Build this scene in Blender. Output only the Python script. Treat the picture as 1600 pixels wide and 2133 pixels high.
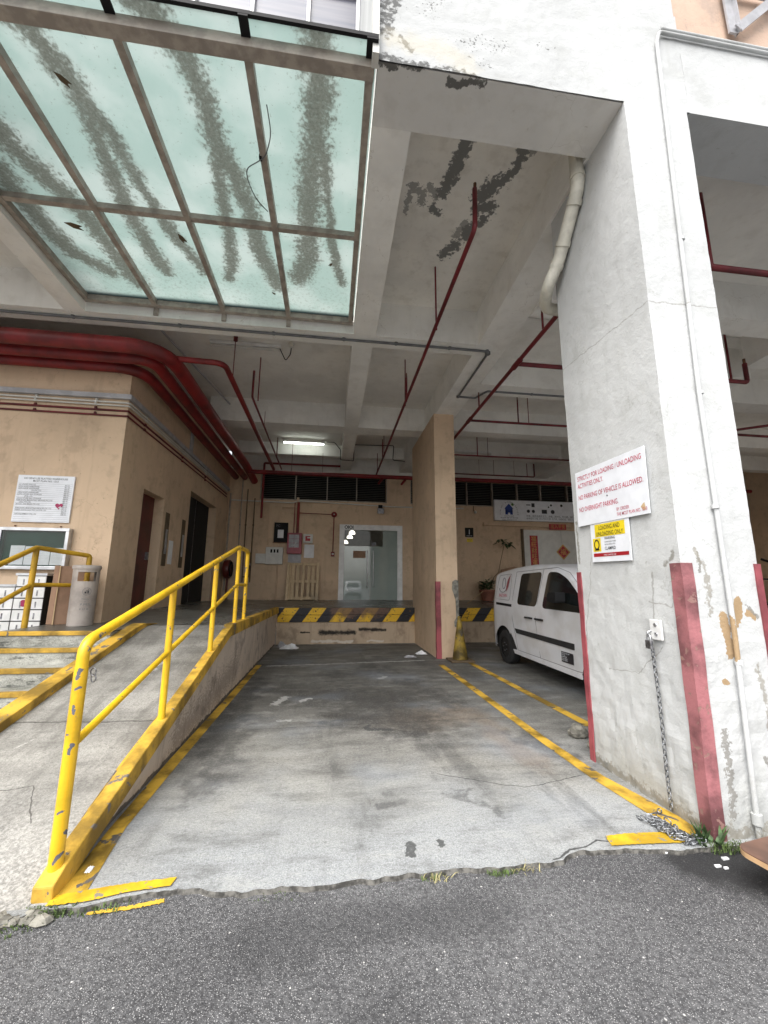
import bpy, bmesh, math, random
from mathutils import Vector, Matrix, noise as mnoise
random.seed(7)
sc = bpy.context.scene
C = sc.collection
for o in list(bpy.data.objects): bpy.data.objects.remove(o)

# ------------------------------------------------------------------ camera
cam = bpy.data.cameras.new("camera"); co = bpy.data.objects.new("camera", cam); C.objects.link(co)
cam.sensor_fit = 'HORIZONTAL'; cam.sensor_width = 36; cam.lens = 36*841/1600
cam.clip_start = 0.05; cam.clip_end = 500
R_ = Matrix(((0.99149608, -0.12994977, 0.00696952), (-0.02988296, -0.17522395, 0.98407499), (-0.12665909, -0.97591476, -0.17761714))).transposed()
co.matrix_world = Matrix.Translation((0, 0, 1.5)) @ R_.to_4x4()
sc.camera = co
# ------------------------------------------------------------------ light
SUN_EL, SUN_AZ = math.radians(54), math.radians(214)
w = bpy.data.worlds.new("World"); sc.world = w; w.use_nodes = True
wt = w.node_tree; wt.nodes.clear()
sky = wt.nodes.new('ShaderNodeTexSky'); sky.sky_type = 'NISHITA'; sky.sun_disc = False
sky.sun_elevation = SUN_EL; sky.sun_rotation = SUN_AZ; sky.air_density = 1.2; sky.dust_density = 4.0
hs = wt.nodes.new('ShaderNodeHueSaturation'); hs.inputs['Saturation'].default_value = 0.22
bg = wt.nodes.new('ShaderNodeBackground'); bg.inputs[1].default_value = 0.15
wo = wt.nodes.new('ShaderNodeOutputWorld')
wt.links.new(sky.outputs[0], hs.inputs['Color']); wt.links.new(hs.outputs[0], bg.inputs[0]); wt.links.new(bg.outputs[0], wo.inputs[0])
sl = bpy.data.lights.new("sun", 'SUN'); sl.energy = 1.25; sl.angle = math.radians(60); sl.color = (1, 0.97, 0.93)
so = bpy.data.objects.new("sun", sl); C.objects.link(so)
sd = Vector((math.sin(SUN_AZ)*math.cos(SUN_EL), math.cos(SUN_AZ)*math.cos(SUN_EL), math.sin(SUN_EL)))
so.rotation_euler = sd.to_track_quat('Z', 'Y').to_euler()
so.location = sd*50
sc.view_settings.view_transform = 'Standard'; sc.view_settings.look = 'None'
sc.view_settings.gamma = 1; sc.view_settings.exposure = 1.2
sc.cycles.max_bounces = 10; sc.cycles.diffuse_bounces = 8; sc.cycles.transmission_bounces = 8
sc.cycles.use_denoising = True

# ------------------------------------------------------------------ material helpers
class N:
    def __init__(s, name):
        s.m = bpy.data.materials.new(name); s.m.use_nodes = True
        s.t = s.m.node_tree; s.t.nodes.clear()
        s.out = s.t.nodes.new('ShaderNodeOutputMaterial')
        s.geo = s.t.nodes.new('ShaderNodeNewGeometry')
        s.pos = s.geo.outputs['Position']
    def nd(s, k, **kw):
        n = s.t.nodes.new(k)
        for a, b in kw.items(): setattr(n, a, b)
        return n
    def lk(s, a, b): s.t.links.new(a, b)
    def put(s, inp, v):
        if isinstance(v, bpy.types.NodeSocket): s.lk(v, inp)
        elif isinstance(v, (tuple, list)) and len(v) == 3 and inp.type == 'RGBA': inp.default_value = (*v, 1)
        else: inp.default_value = v
    def noise(s, scale, detail=4, rough=.55, vec=None, col=False, dist=0, k=1.7):
        n = s.nd('ShaderNodeTexNoise'); n.inputs['Scale'].default_value = scale; n.inputs['Detail'].default_value = detail
        n.inputs['Roughness'].default_value = rough; n.inputs['Distortion'].default_value = dist
        s.lk(vec or s.pos, n.inputs['Vector'])
        if col or k == 1: return n.outputs['Color' if col else 'Fac']
        return s.math('MULTIPLY_ADD', n.outputs['Fac'], k, .5-.5*k, clamp=True)
    def vor(s, scale, feature='F1', vec=None, out='Distance'):
        n = s.nd('ShaderNodeTexVoronoi', feature=feature); n.inputs['Scale'].default_value = scale
        s.lk(vec or s.pos, n.inputs['Vector']); return n.outputs[out]
    def math(s, op, a, b=0.0, c=None, clamp=False):
        n = s.nd('ShaderNodeMath', operation=op); n.use_clamp = clamp
        s.put(n.inputs[0], a); s.put(n.inputs[1], b)
        if c is not None: s.put(n.inputs[2], c)
        return n.outputs[0]
    def vm(s, op, a, b=None, scale=None, val=False):
        n = s.nd('ShaderNodeVectorMath', operation=op); s.put(n.inputs[0], a)
        if b is not None: s.put(n.inputs[1], b)
        if scale is not None: s.put(n.inputs['Scale'], scale)
        return n.outputs['Value' if val else 'Vector']
    def sstep(s, v, lo, hi):
        n = s.nd('ShaderNodeMapRange', interpolation_type='SMOOTHSTEP')
        s.put(n.inputs['Value'], v); n.inputs['From Min'].default_value = lo; n.inputs['From Max'].default_value = hi
        return n.outputs[0]
    def mix(s, f, a, b, mode='MIX'):
        n = s.nd('ShaderNodeMix', data_type='RGBA', blend_type=mode); n.clamp_factor = True
        s.put(n.inputs[0], f); s.put(n.inputs[6], a); s.put(n.inputs[7], b); return n.outputs[2]
    def xyz(s, v=None):
        n = s.nd('ShaderNodeSeparateXYZ'); s.lk(v or s.pos, n.inputs[0]); return n.outputs
    def scl(s, sx, sy, sz): return s.vm('MULTIPLY', s.pos, (sx, sy, sz))
    def segs(s, lst, plane, jit=.08, jscale=6, fine=25, famp=.7, soft=.25, off=0):
        """lst of (pts, width): distance to polylines, ragged by noise -> 0..1"""
        flat = {'xy': (1, 1, 0), 'xz': (1, 0, 1), 'yz': (0, 1, 1)}[plane]
        j = s.vm('SUBTRACT', s.noise(jscale, 3, col=True), (.5, .5, .5)); j = s.vm('SCALE', j, scale=jit*2)
        P = s.vm('MULTIPLY', s.vm('ADD', s.pos, j), flat)
        def v3(p): return {'xy': (p[0], p[1], 0), 'xz': (p[0], 0, p[1]), 'yz': (0, p[0], p[1])}[plane]
        res = None
        for pts, wd in lst:
            if len(pts) == 1: pts = [pts[0], (pts[0][0]+.01, pts[0][1])]
            for a, b in zip(pts, pts[1:]):
                A = Vector(v3(a)); B = Vector(v3(b)); D = B-A
                pa = s.vm('SUBTRACT', P, tuple(A))
                h = s.math('MULTIPLY', s.vm('DOT_PRODUCT', pa, tuple(D), val=True), 1/max(D.dot(D), 1e-6), clamp=True)
                q = s.nd('ShaderNodeVectorMath', operation='SCALE'); q.inputs[0].default_value = tuple(D); s.lk(h, q.inputs['Scale'])
                d = s.math('MULTIPLY', s.vm('LENGTH', s.vm('SUBTRACT', pa, q.outputs[0]), val=True), 1/wd)
                res = d if res is None else s.math('MINIMUM', res, d)
        f = s.math('MULTIPLY', s.math('SUBTRACT', s.noise(fine, 5, .65), .5), famp*2)
        return s.math('SUBTRACT', 1.0, s.sstep(s.math('ADD', res, f), 1-soft-off, 1+soft-off))
    def bump(s, h, strength=.3, dist=.01, prev=None):
        n = s.nd('ShaderNodeBump'); n.inputs['Strength'].default_value = strength; n.inputs['Distance'].default_value = dist
        s.lk(h, n.inputs['Height'])
        if prev: s.lk(prev, n.inputs['Normal'])
        return n.outputs[0]
    def bsdf(s, col, rough=.6, metal=0.0, normal=None, spec=.5, **kw):
        b = s.nd('ShaderNodeBsdfPrincipled'); s.put(b.inputs['Base Color'], col); s.put(b.inputs['Roughness'], rough)
        s.put(b.inputs['Metallic'], metal); b.inputs['Specular IOR Level'].default_value = spec
        if normal: s.lk(normal, b.inputs['Normal'])
        for k, v in kw.items(): s.put(b.inputs[k.replace('_', ' ')], v)
        s.lk(b.outputs[0], s.out.inputs[0]); return b

def plain(name, col, rough=.5, metal=0, var=.15, vs=6, bump=0, bs=60, spec=.5):
    n = N(name); f = n.noise(vs, 5)
    c = n.mix(n.sstep(f, .3, .7), tuple(x*(1-var) for x in col), tuple(min(1, x*(1+var*.6)) for x in col))
    nm = n.bump(n.noise(bs, 4), bump, .004) if bump else None
    n.bsdf(c, rough, metal, nm, spec); return n.m

def chipped(name, col, under=(.09, .09, .1), amt=.66, sc_=9, rough=.45, dirt=.18, metal=0, bump=.25, marks=None):
    """paint with chips and grime"""
    n = N(name)
    g = n.noise(2.3, 6, .6); c = n.mix(n.sstep(g, .35, .7), col, tuple(x*(1-dirt*1.6) for x in col))
    streak = n.noise(3.5, 4, .6, n.scl(5, 5, .7)); c = n.mix(n.math('MULTIPLY', n.sstep(streak, .55, .8), .25), c, tuple(x*.55 for x in col))
    chip = n.sstep(n.noise(sc_, 6, .62, dist=.4, k=1), amt, amt+.015)
    if marks: chip = n.math('MAXIMUM', chip, n.segs(*marks, jit=.012, jscale=30, fine=70, famp=.5, soft=.1))
    c = n.mix(chip, c, under)
    nm = n.bump(n.math('SUBTRACT', n.noise(45, 4), n.math('MULTIPLY', chip, .9)), bump, .003)
    n.bsdf(c, n.mix(chip, (rough,)*3, (.8,)*3), metal, nm); return n.m

def plaster(name, col, dirt=(.2, .17, .13), damt=.35, bump=.35, low=None, stains=None, scol=(.03, .03, .03), rough=.85, hair=True, extra=None):
    n = N(name)
    big = n.noise(.7, 5, .6); med = n.noise(4, 6, .6)
    c = n.mix(n.sstep(big, .3, .7), col, tuple(x*.86 for x in col))
    c = n.mix(n.math('MULTIPLY', n.sstep(med, .52, .78), damt), c, dirt)
    st = n.noise(2.2, 5, .6, n.scl(3.5, 3.5, .45))
    c = n.mix(n.math('MULTIPLY', n.sstep(st, .55, .8), damt*.6), c, dirt)
    sp = n.sstep(n.noise(22, 4, .6, k=1), .68, .72); c = n.mix(n.math('MULTIPLY', sp, .45), c, dirt)
    if hair:
        cr = n.vor(1.3, 'DISTANCE_TO_EDGE', n.vm('ADD', n.pos, n.vm('SCALE', n.noise(3, 4, col=True), scale=.5)))
        k = n.math('MULTIPLY', n.math('SUBTRACT', 1.0, n.sstep(cr, .001, .005)), n.sstep(n.noise(.9, 2), .52, .6))
        c = n.mix(n.math('MULTIPLY', k, .4), c, dirt)
    if low:  # scuffs near a floor height: stains with a real shape
        z = n.xyz()[2]
        lm = n.math('MULTIPLY', n.math('SUBTRACT', 1.0, n.sstep(n.math('ADD', z, n.math('MULTIPLY', med, -.5)), low[0]-.3, low[0]+.25)), low[1])
        c = n.mix(lm, c, dirt)
    if stains:
        for lst, plane, kw, colr, am in stains:
            c = n.mix(n.math('MULTIPLY', n.segs(lst, plane, **kw), am), c, colr)
    h = n.math('ADD', n.noise(14, 5, .6), n.math('MULTIPLY', n.noise(70, 3), .3))
    n.bsdf(c, rough, 0, n.bump(h, bump, .012), .3); return n.m

# ------------------------------------------------------------------ materials
TANC = (.66, .495, .345)
m_tan = plaster('tan_plaster', TANC, (.26, .18, .12), .24, .18, low=(1.3, .22))
m_tan_dock = plaster('tan_plaster_dock', (.5, .39, .28), (.2, .15, .11), .5, .3, stains=[
    ([([(-.22, .29), (.31, .28), (.63, .29)], .055), ([(.8, .36), (1.45, .34)], .035), ([(-.7, .3), (-.5, .29)], .02)], 'xz', dict(jit=.03, fine=10, famp=.8, soft=.6), (.012, .012, .012), .95),
    ([([(-.4, .08), (.6, .05)], .03), ([(1, .06), (1.4, .07)], .02)], 'xz', dict(jit=.05, fine=14, famp=1, soft=.3), (.6, .55, .48), .8)])
m_ramp_side = plaster('ramp_side_plaster', (.64, .54, .445), (.10, .08, .07), .45, .35, stains=[
    ([([(4.2, .12), (5.2, .2), (6.4, .3)], .16)], 'yz', dict(jit=.1, fine=45, famp=2.4, soft=.1), (.16, .125, .10), .5),
    ([([(2.5, .01), (10.8, .01)], .025)], 'yz', dict(jit=.04, fine=14, famp=.8), (.03, .028, .025), .8)])
m_ceil = plaster('ceiling_paint', (.83, .81, .765), (.45, .41, .34), .14, .1, rough=.9, hair=False)
m_beam = plaster('beam_paint', (.85, .84, .80), (.45, .42, .36), .14, .15, rough=.9)
m_slab_peel = plaster('ceiling_paint_peeling', (.80, .775, .72), (.33, .29, .23), .2, .1, rough=.9, hair=False, stains=[
    ([([(1.25, 3.2), (1.25, 3.34), (1.23, 3.54), (1.2, 3.72), (1.16, 3.85)], .07), ([(1.84, 3.2), (1.89, 3.38), (1.85, 3.54), (1.75, 3.66)], .055), ([(1.74, 3.66), (1.62, 3.84)], .10),
      ([(1.78, 3.95), (1.63, 3.99)], .08), ([(1.78, 4.1), (1.62, 4.28)], .06), ([(1.62, 4.3), (1.62, 4.42)], .075), ([(1.52, 4.55), (1.42, 4.72)], .075), ([(1.09, 4.05), (1.2, 4.12)], .045)],
     'xy', dict(jit=.045, jscale=9, fine=16, famp=1.3, soft=.2), (.13, .133, .13), .9),
    ([([(.8, 3.83), (.94, 3.89), (.94, 4.0)], .05), ([(.78, 3.9), (.78, 4.15)], .03), ([(1.0, 3.8), (1.1, 3.9)], .05), ([(1.95, 3.3), (2.05, 3.2)], .04), ([(1.55, 4.2), (1.5, 4.4)], .05)],
     'xy', dict(jit=.04, jscale=9, fine=30, famp=1.5, soft=.08), (.2, .2, .19), .75)])
m_white = plaster('white_exterior_paint', (.535, .545, .543), (.33, .335, .31), .2, .32, stains=[
    ([([(2.6, 1.30), (2.61, 1.2), (2.62, 1.07)], .035), ([(2.72, 1.41), (2.70, 1.27)], .028), ([(2.56, .9)], .022), ([(2.78, 1.34), (2.83, 1.3)], .02)], 'xz', dict(jit=.035, jscale=14, fine=30, famp=.5, soft=.06), (.33, .215, .10), .9),
    ([([(2.76, .43), (2.78, .36)], .025), ([(2.47, 1.75), (2.48, 1.6)], .012), ([(2.48, .12), (2.5, .6)], .03), ([(2.78, 1.38), (2.86, 1.3)], .012)], 'xz', dict(jit=.03, jscale=14, fine=40, famp=1.4, soft=.15, off=.3), (.2, .19, .17), .8),
    ([([(3.6, 3.71), (3.07, 3.67), (2.71, 3.66), (2.4, 3.63)], .0045), ([(3.5, 2.39), (3.24, 2.44)], .004), ([(2.71, 1.61), (2.72, 1.44), (2.73, 1.27)], .006), ([(3.27, .82), (2.94, .86), (2.68, 1.08)], .003), ([(2.77, 1.39), (2.56, 1.37), (2.5, 1.64)], .004), ([(3.35, 1.89), (3.55, 1.03), (3.6, .33)], .004)], 'yz', dict(jit=.03, jscale=9, fine=35, famp=1.0, soft=.5), (.24, .23, .21), .6),
    ([([(3.55, .02), (2.5, .02)], .035), ([(2.5, 1.72), (2.56, 1.66)], .02), ([(3.56, 1.7), (3.57, 2.1)], .012)], 'yz', dict(jit=.04, jscale=9, fine=20, famp=1.5, soft=.5), (.16, .15, .12), .7),
    ([([(2.36, .02), (2.9, .02)], .05), ([(2.44, 1.75), (2.52, 1.6), (2.5, 1.3)], .018), ([(2.67, 2.0), (2.66, 2.3)], .006), ([(2.8, 1.0), (2.83, .5)], .012)], 'xz', dict(jit=.05, jscale=9, fine=30, famp=1.8, soft=.4, off=.2), (.24, .22, .18), .7)], low=(.0, .5))
m_facade = plaster('weathered_facade_paint', (.52, .53, .528), (.33, .335, .31), .2, .28, stains=[
    ([([(.27, 5.56), (.5, 5.53), (1.0, 5.5)], .045), ([(.31, 5.8), (.3, 6.3)], .06), ([(.36, 6.0), (.45, 6.3)], .04), ([(.42, 5.78), (.5, 5.66)], .03)], 'xz', dict(jit=.07, jscale=9, fine=24, famp=1.7, soft=.5, off=.35), (.06, .06, .058), .85),
    ([([(.6, 6.1), (.75, 6.2)], .10), ([(.95, 5.85), (1.3, 5.88)], .12), ([(1.0, 5.68), (1.15, 5.64)], .06), ([(1.6, 5.98), (1.7, 5.96)], .05), ([(.5, 6.4), (1.2, 6.5)], .08)], 'xz', dict(jit=.1, jscale=9, fine=42, famp=2.6, soft=.15, off=1.5), (.12, .12, .115), .85),
    ([([(.4, 5.75), (.7, 5.74), (.95, 5.62)], .09)], 'xz', dict(jit=.08, jscale=7, fine=9, famp=.8, soft=.8), (.55, .50, .38), .4)])
m_soffit = plaster('soffit_paint', (.76, .75, .72), (.42, .39, .33), .15, .12, rough=.9, stains=[
    ([([(.28, 2.46), (.6, 2.46)], .03), ([(.84, 2.52), (1.12, 2.49)], .026)], 'xy', dict(jit=.06, jscale=9, fine=25, famp=1.2, soft=.3), (.05, .05, .045), .85)])
m_peach = plaster('peach_exterior_paint', (.55, .40, .31), (.3, .25, .22), .35, .3)
m_yellow = chipped('yellow_pipe_paint', (.83, .50, .018), (.13, .13, .15), .632, 11, .38, .15)
m_yellow_post = chipped('yellow_post_paint', (.80, .48, .018), (.13, .13, .15), .64, 11, .38, .2, marks=([([(-1.315, 1.04), (-1.322, 1.0)], .010), ([(-1.305, .95), (-1.325, .94)], .006), ([(-1.32, .86), (-1.32, .82)], .006), ([(-1.34, .72)], .004), ([(-1.31, .67), (-1.315, .63)], .008), ([(-1.31, .36), (-1.33, .35)], .006), ([(-1.30, .16), (-1.32, .13)], .008)], 'xz'))
m_yellow_old = chipped('old_yellow_pipe_paint', (.56, .33, .018), (.08, .07, .06), .68, 11, .5, .25)
m_kerb = chipped('yellow_kerb_paint', (.62, .375, .045), (.16, .14, .12), .615, 6, .7, .42, bump=.4)
m_line = chipped('yellow_line_paint', (.62, .38, .04), (.10, .09, .08), .61, 5, .7, .45, bump=.3)
m_line_new = chipped('fresh_yellow_line_paint', (.74, .46, .015), (.22, .20, .15), .60, 18, .7, .3, bump=.3)
m_redpipe = chipped('dark_red_pipe_paint', (.22, .011, .013), (.1, .03, .03), .74, 9, .45, .3)
m_redthin = chipped('oxide_red_pipe_paint', (.16, .012, .018), (.08, .03, .03), .74, 9, .5, .3)
m_guard = chipped('faded_red_guard_paint', (.37, .14, .15), (.27, .15, .13), .592, 13, .7, .4, bump=.6)
m_guard2 = chipped('red_guard_paint', (.34, .075, .09), (.3, .16, .14), .70, 8, .5, .3)
m_redbox = chipped('red_cabinet_paint', (.33, .03, .05), (.1, .03, .03), .74, 9, .4, .2)
m_reddoor = chipped('dark_red_door_paint', (.10, .010, .009), (.05, .02, .02), .74, 6, .4, .3)
m_black = plain('black_paint', (.012, .012, .013), .7, spec=.2)
m_dark = plain('dark_void', (.012, .011, .010), .9)
m_rubber = plain('rubber', (.018, .018, .019), .8, bump=.2)
m_white_p = plain('white_enamel', (.74, .74, .73), .35, var=.08)
m_offwhite = plain('off_white_plastic', (.62, .61, .57), .5, var=.06)
m_pvc = plain('ivory_pvc', (.62, .60, .52), .4, var=.18, vs=5)
m_grey_p = plain('grey_plastic_conduit', (.14, .145, .15), .5)
m_greyw = plain('pale_grey_trunking', (.40, .40, .42), .5)
m_canopy_frame = plain('taupe_frame_paint', (.36, .315, .27), .5, var=.2, vs=9)
m_alu = plain('brushed_aluminium', (.55, .56, .58), .32, .85)
m_steel = plain('dull_steel', (.30, .30, .32), .38, .9, var=.4, vs=40)
m_chain = plain('weathered_chain_steel', (.27, .28, .295), .5, .8, var=.5, vs=60)
m_rustst = plain('rusty_steel', (.16, .075, .04), .8, .1, var=.5, vs=20, bump=.4)
m_paper = plain('paper', (.80, .81, .83), .8, var=.06)
m_signwhite = plain('sign_white', (.76, .78, .82), .35, var=.05)
m_text_red = plain('sign_red_ink', (.50, .035, .085), .5)
m_text_black = plain('sign_black_ink', (.02, .02, .025), .5)
m_text_grey = plain('sign_grey_ink', (.16, .16, .18), .5)
m_text_blue = plain('sign_blue_ink', (.02, .06, .30), .5)
m_text_green = plain('sign_green_ink', (.08, .18, .05), .5)
m_sign_yellow = plain('sign_yellow', (.78, .60, .02), .45, var=.05)
m_sign_red = plain('sign_red', (.38, .012, .02), .5)
m_gold = plain('gold_ink', (.55, .30, .06), .45)
m_mag = plain('magenta_sticker', (.36, .015, .09), .5)
m_card = plain('cardboard', (.30, .185, .12), .85, var=.15, vs=4)
m_card2 = plain('cardboard_edge', (.52, .38, .22), .85)
m_greenboard = plain('green_felt', (.012, .055, .04), .9)
m_terracotta = plain('terracotta', (.30, .12, .08), .8, bump=.2)
m_leaf = plain('leaf_green', (.06, .11, .04), .5, var=.5, vs=30)
m_grass = plain('grass_green', (.085, .13, .035), .7, var=.5, vs=25)
m_straw = plain('dry_grass', (.40, .36, .18), .8, var=.3)
m_stone = plain('rubble_stone', (.21, .20, .17), .9, var=.4, vs=14, bump=.6, bs=25)
m_bark = plain('woody_stem', (.12, .085, .05), .9)
m_plastic_bag = plain('crumpled_plastic', (.75, .76, .78), .3, var=.1)
m_cone = chipped('weathered_yellow_cone', (.30, .20, .025), (.07, .06, .05), .62, 7, .7, .5)
m_board = plain('brown_laminate', (.13, .065, .042), .35, var=.4, vs=3)
m_ply = plain('plywood_edge', (.50, .32, .17), .7)
m_bin = chipped('warm_grey_bin', (.40, .355, .32), (.15, .12, .10), .72, 8, .55, .2)

def wood():
    n = N('pallet_wood'); f = n.noise(6, 6, .6, n.scl(6, 6, .6)); g = n.noise(1.5, 3)
    c = n.mix(f, (.44, .33, .20), (.74, .58, .38)); c = n.mix(n.sstep(g, .55, .9), c, (.38, .31, .22))
    n.bsdf(c, .85, 0, n.bump(f, .3, .004)); return n.m
m_wood = wood()

def asphalt():
    n = N('asphalt')
    big = n.noise(.55, 5, .55); fine = n.noise(60, 3, .6)
    c = n.mix(n.sstep(big, .25, .75), (.085, .085, .088), (.15, .15, .153))
    c = n.mix(n.sstep(fine, .3, .7), n.mix(.55, c, (.02, .02, .022)), c)
    v = n.vor(165, 'F1'); vc = n.vor(165, 'F1', out='Color')
    pick = n.sstep(n.xyz(vc)[0], .15, .7)
    chips = n.math('MULTIPLY', n.math('SUBTRACT', 1.0, n.sstep(v, .22, .42)), pick)
    c = n.mix(chips, c, n.mix(n.xyz(vc)[1], (.18, .18, .185), (.50, .495, .49)))
    v2 = n.vor(38, 'F1'); vc2 = n.vor(38, 'F1', out='Color')
    ch2 = n.math('MULTIPLY', n.math('SUBTRACT', 1.0, n.sstep(v2, .12, .2)), n.math('GREATER_THAN', n.xyz(vc2)[0], .94))
    c = n.mix(ch2, c, (.55, .54, .52))
    dk = n.segs([([(2.15, 2.38), (2.45, 2.15), (3.2, 1.5)], .24)], 'xy', jit=.06, fine=5, famp=.3, soft=.4)
    c = n.mix(n.math('MULTIPLY', dk, .85), c, (.018, .018, .019))
    dk2 = n.segs([([(-.3, 2.1), (.3, 2.15), (.8, 2.1)], .12), ([(.2, 1.6), (.5, 1.2)], .2)], 'xy', jit=.15, fine=4, famp=.4, soft=.7)
    c = n.mix(n.math('MULTIPLY', dk2, .35), c, (.03, .03, .032))
    h = n.math('ADD', n.noise(95, 4, .7), n.math('MULTIPLY', n.math('SUBTRACT', 1.0, v), .7))
    n.bsdf(c, .8, 0, n.bump(h, .65, .006), .35); return n.m
m_asphalt = asphalt()

def concrete(name, a, b, floor=False, rough=.75, ramp=False, mould=False):
    n = N(name)
    big = n.noise(.9, 6, .62, dist=.3); st = n.noise(1.6, 6, .62, n.scl(.55, 1.6, 1)); fine = n.noise(28, 5, .65); sp = n.noise(120, 3, .7)
    c = n.mix(n.sstep(big, .32, .68), a, b)
    c = n.mix(n.math('MULTIPLY', n.sstep(st, .48, .72), .55), c, tuple(x*.5 for x in a))
    c = n.mix(n.math('MULTIPLY', n.sstep(st, .5, .28), .45), c, tuple(min(1, x*1.35) for x in b))
    c = n.mix(n.math('MULTIPLY', n.sstep(fine, .55, .75), .35), c, tuple(x*.55 for x in a))
    c = n.mix(n.math('MULTIPLY', n.sstep(sp, .45, .8), .5), c, tuple(x*.4 for x in a))
    gr = n.noise(62, 7, .8, k=2.6); c = n.mix(n.math('MULTIPLY', n.sstep(gr, .5, .95), .5), c, tuple(x*.35 for x in a)); c = n.mix(n.math('MULTIPLY', n.sstep(gr, .5, .1), .28), c, tuple(min(1, x*1.7) for x in b))
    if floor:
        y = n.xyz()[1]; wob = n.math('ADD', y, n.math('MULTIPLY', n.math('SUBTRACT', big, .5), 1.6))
        wear_or_light = n.math('SUBTRACT', 1.0, n.sstep(wob, 2.3, 4.1))       # rain-washed aggregate near the open edge, its paleness also painting in the daylight there
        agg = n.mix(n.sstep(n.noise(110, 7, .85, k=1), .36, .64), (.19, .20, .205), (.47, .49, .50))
        c = n.mix(n.math('MULTIPLY', wear_or_light, .85), c, agg)
        inner = n.sstep(wob, 3.6, 5.8)  # inner floor painted darker, partly standing in for shade deep in the bay
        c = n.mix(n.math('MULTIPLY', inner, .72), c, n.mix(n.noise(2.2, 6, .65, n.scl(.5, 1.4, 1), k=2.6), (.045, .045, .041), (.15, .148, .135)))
        m2 = n.noise(3.2, 7, .68, n.scl(.6, 1.5, 1), k=2.4)
        c = n.mix(n.math('MULTIPLY', n.sstep(m2, .5, .9), .42), c, (.075, .075, .07)); c = n.mix(n.math('MULTIPLY', n.sstep(m2, .45, .1), .35), c, (.40, .40, .38))
        tr = n.noise(1.1, 6, .65, n.scl(1.8, .35, 1)); c = n.mix(n.math('MULTIPLY', n.sstep(tr, .5, .75), .5), c, (.06, .06, .058))
        c = n.mix(n.math('MULTIPLY', n.segs([([(.97, 4.84), (1.39, 4.89), (1.58, 4.97)], .3), ([(1.73, 4.7), (1.8, 3.6)], .12)], 'xy', jit=.25, jscale=2.5, fine=5, famp=.7, soft=.8), .4), c, (.24, .175, .12))
        c = n.mix(n.math('MULTIPLY', n.segs([([(-.1, 6.3), (.7, 5.7), (.9, 5.0)], .50), ([(.2, 4.9), (1.0, 4.55)], .24)], 'xy', jit=.35, jscale=3, fine=6, famp=1.3, soft=1.0), .62), c, (.055, .05, .043))
        c = n.mix(n.math('MULTIPLY', n.segs([([(.1, 5.9), (.6, 5.6), (1.1, 5.9)], .38), ([(.3, 5.1), (.9, 4.9)], .26), ([(.1, 4.93), (.37, 4.95)], .09), ([(.76, 5.28), (.89, 4.99)], .12), ([(.7, 4.43), (1.02, 4.48)], .12),
            ([(.4, 6.59), (.71, 6.56)], .10), ([(-.13, 4.96), (-.01, 4.85)], .05), ([(1.99, 4.12), (2.16, 3.65)], .12), ([(.2, 7.2), (.9, 7.5)], .3), ([(-1.1, 7), (-1.05, 4.2)], .12), ([(-.95, 5.0), (-.9, 3.4)], .12), ([(1.2, 6.6), (1.6, 5.4)], .2),
            ([(.36, 3.12), (.52, 3.10)], .05), ([(1.0, 3.18), (1.09, 2.96)], .04)], 'xy', jit=.3, jscale=4, fine=7, famp=1.9, soft=.9), .52), c, (.030, .030, .031))
        c = n.mix(n.math('MULTIPLY', n.segs([([(.43, 4.63), (.45, 4.56), (.53, 4.57), (.66, 4.54)], .035), ([(.5, 2.55), (.51, 2.63)], .03), ([(.69, 2.61), (.69, 2.65)], .018), ([(.44, 4.66), (.47, 4.7)], .02)], 'xy', jit=.03, jscale=15, fine=25, famp=.5, soft=.1), .85), c, (.05, .052, .052))
        c = n.mix(n.math('MULTIPLY', n.segs([([(-.66, 5.6), (-.55, 5.91)], .05), ([(-.34, 5.69), (-.24, 5.81)], .04), ([(.85, 6.9), (.95, 7)], .04), ([(-1.1, 8.1), (1.9, 8.4)], .05), ([(-.5, 4.95), (-.4, 4.95)], .03)], 'xy', jit=.06, jscale=12, fine=14, famp=1.2, soft=.2), .6), c, (.5, .5, .48))
        gr2 = n.noise(48, 8, .82, n.scl(.8, 1, 1), k=3.0)
        c = n.mix(n.math('MULTIPLY', n.sstep(gr2, .52, .9), .42), c, (.05, .05, .048)); c = n.mix(n.math('MULTIPLY', n.sstep(gr2, .42, .1), .22), c, (.6, .6, .58))
        blu = n.noise(.8, 4, .5, k=2.2); c = n.mix(n.math('MULTIPLY', n.sstep(blu, .5, .9), .25), c, (.26, .30, .36))
        cr = n.segs([([(-1.3, 8.22), (2.4, 8.27)], .012), ([(1.28, 2.41), (1.42, 2.48), (1.53, 2.5), (1.63, 2.55), (1.75, 2.52), (1.9, 2.5)], .006), ([(.9, 3.5), (1.5, 3.2), (2.1, 3.35)], .004), ([(-.9, 4.7), (2.1, 4.8)], .004)], 'xy', jit=.03, jscale=7, fine=30, famp=.6, soft=.3)
        c = n.mix(n.math('MULTIPLY', cr, .85), c, (.03, .03, .03))
    if ramp:
        l_ = n.noise(2.5, 6, .65, n.scl(2.2, .5, 1), k=2.2); c = n.mix(n.math('MULTIPLY', n.sstep(l_, .5, .8), .5), c, (.11, .105, .095)); c = n.mix(n.math('MULTIPLY', n.sstep(l_, .42, .15), .25), c, (.40, .39, .36))
        wy = n.math('SUBTRACT', 1.0, n.sstep(n.math('ADD', n.xyz()[1], n.math('MULTIPLY', big, 1.2)), 3.1, 4.2))
        c = n.mix(n.math('MULTIPLY', wy, .6), c, n.mix(n.sstep(n.noise(50, 6, .8, k=1), .38, .62), (.16, .155, .145), (.52, .51, .48)))
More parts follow.
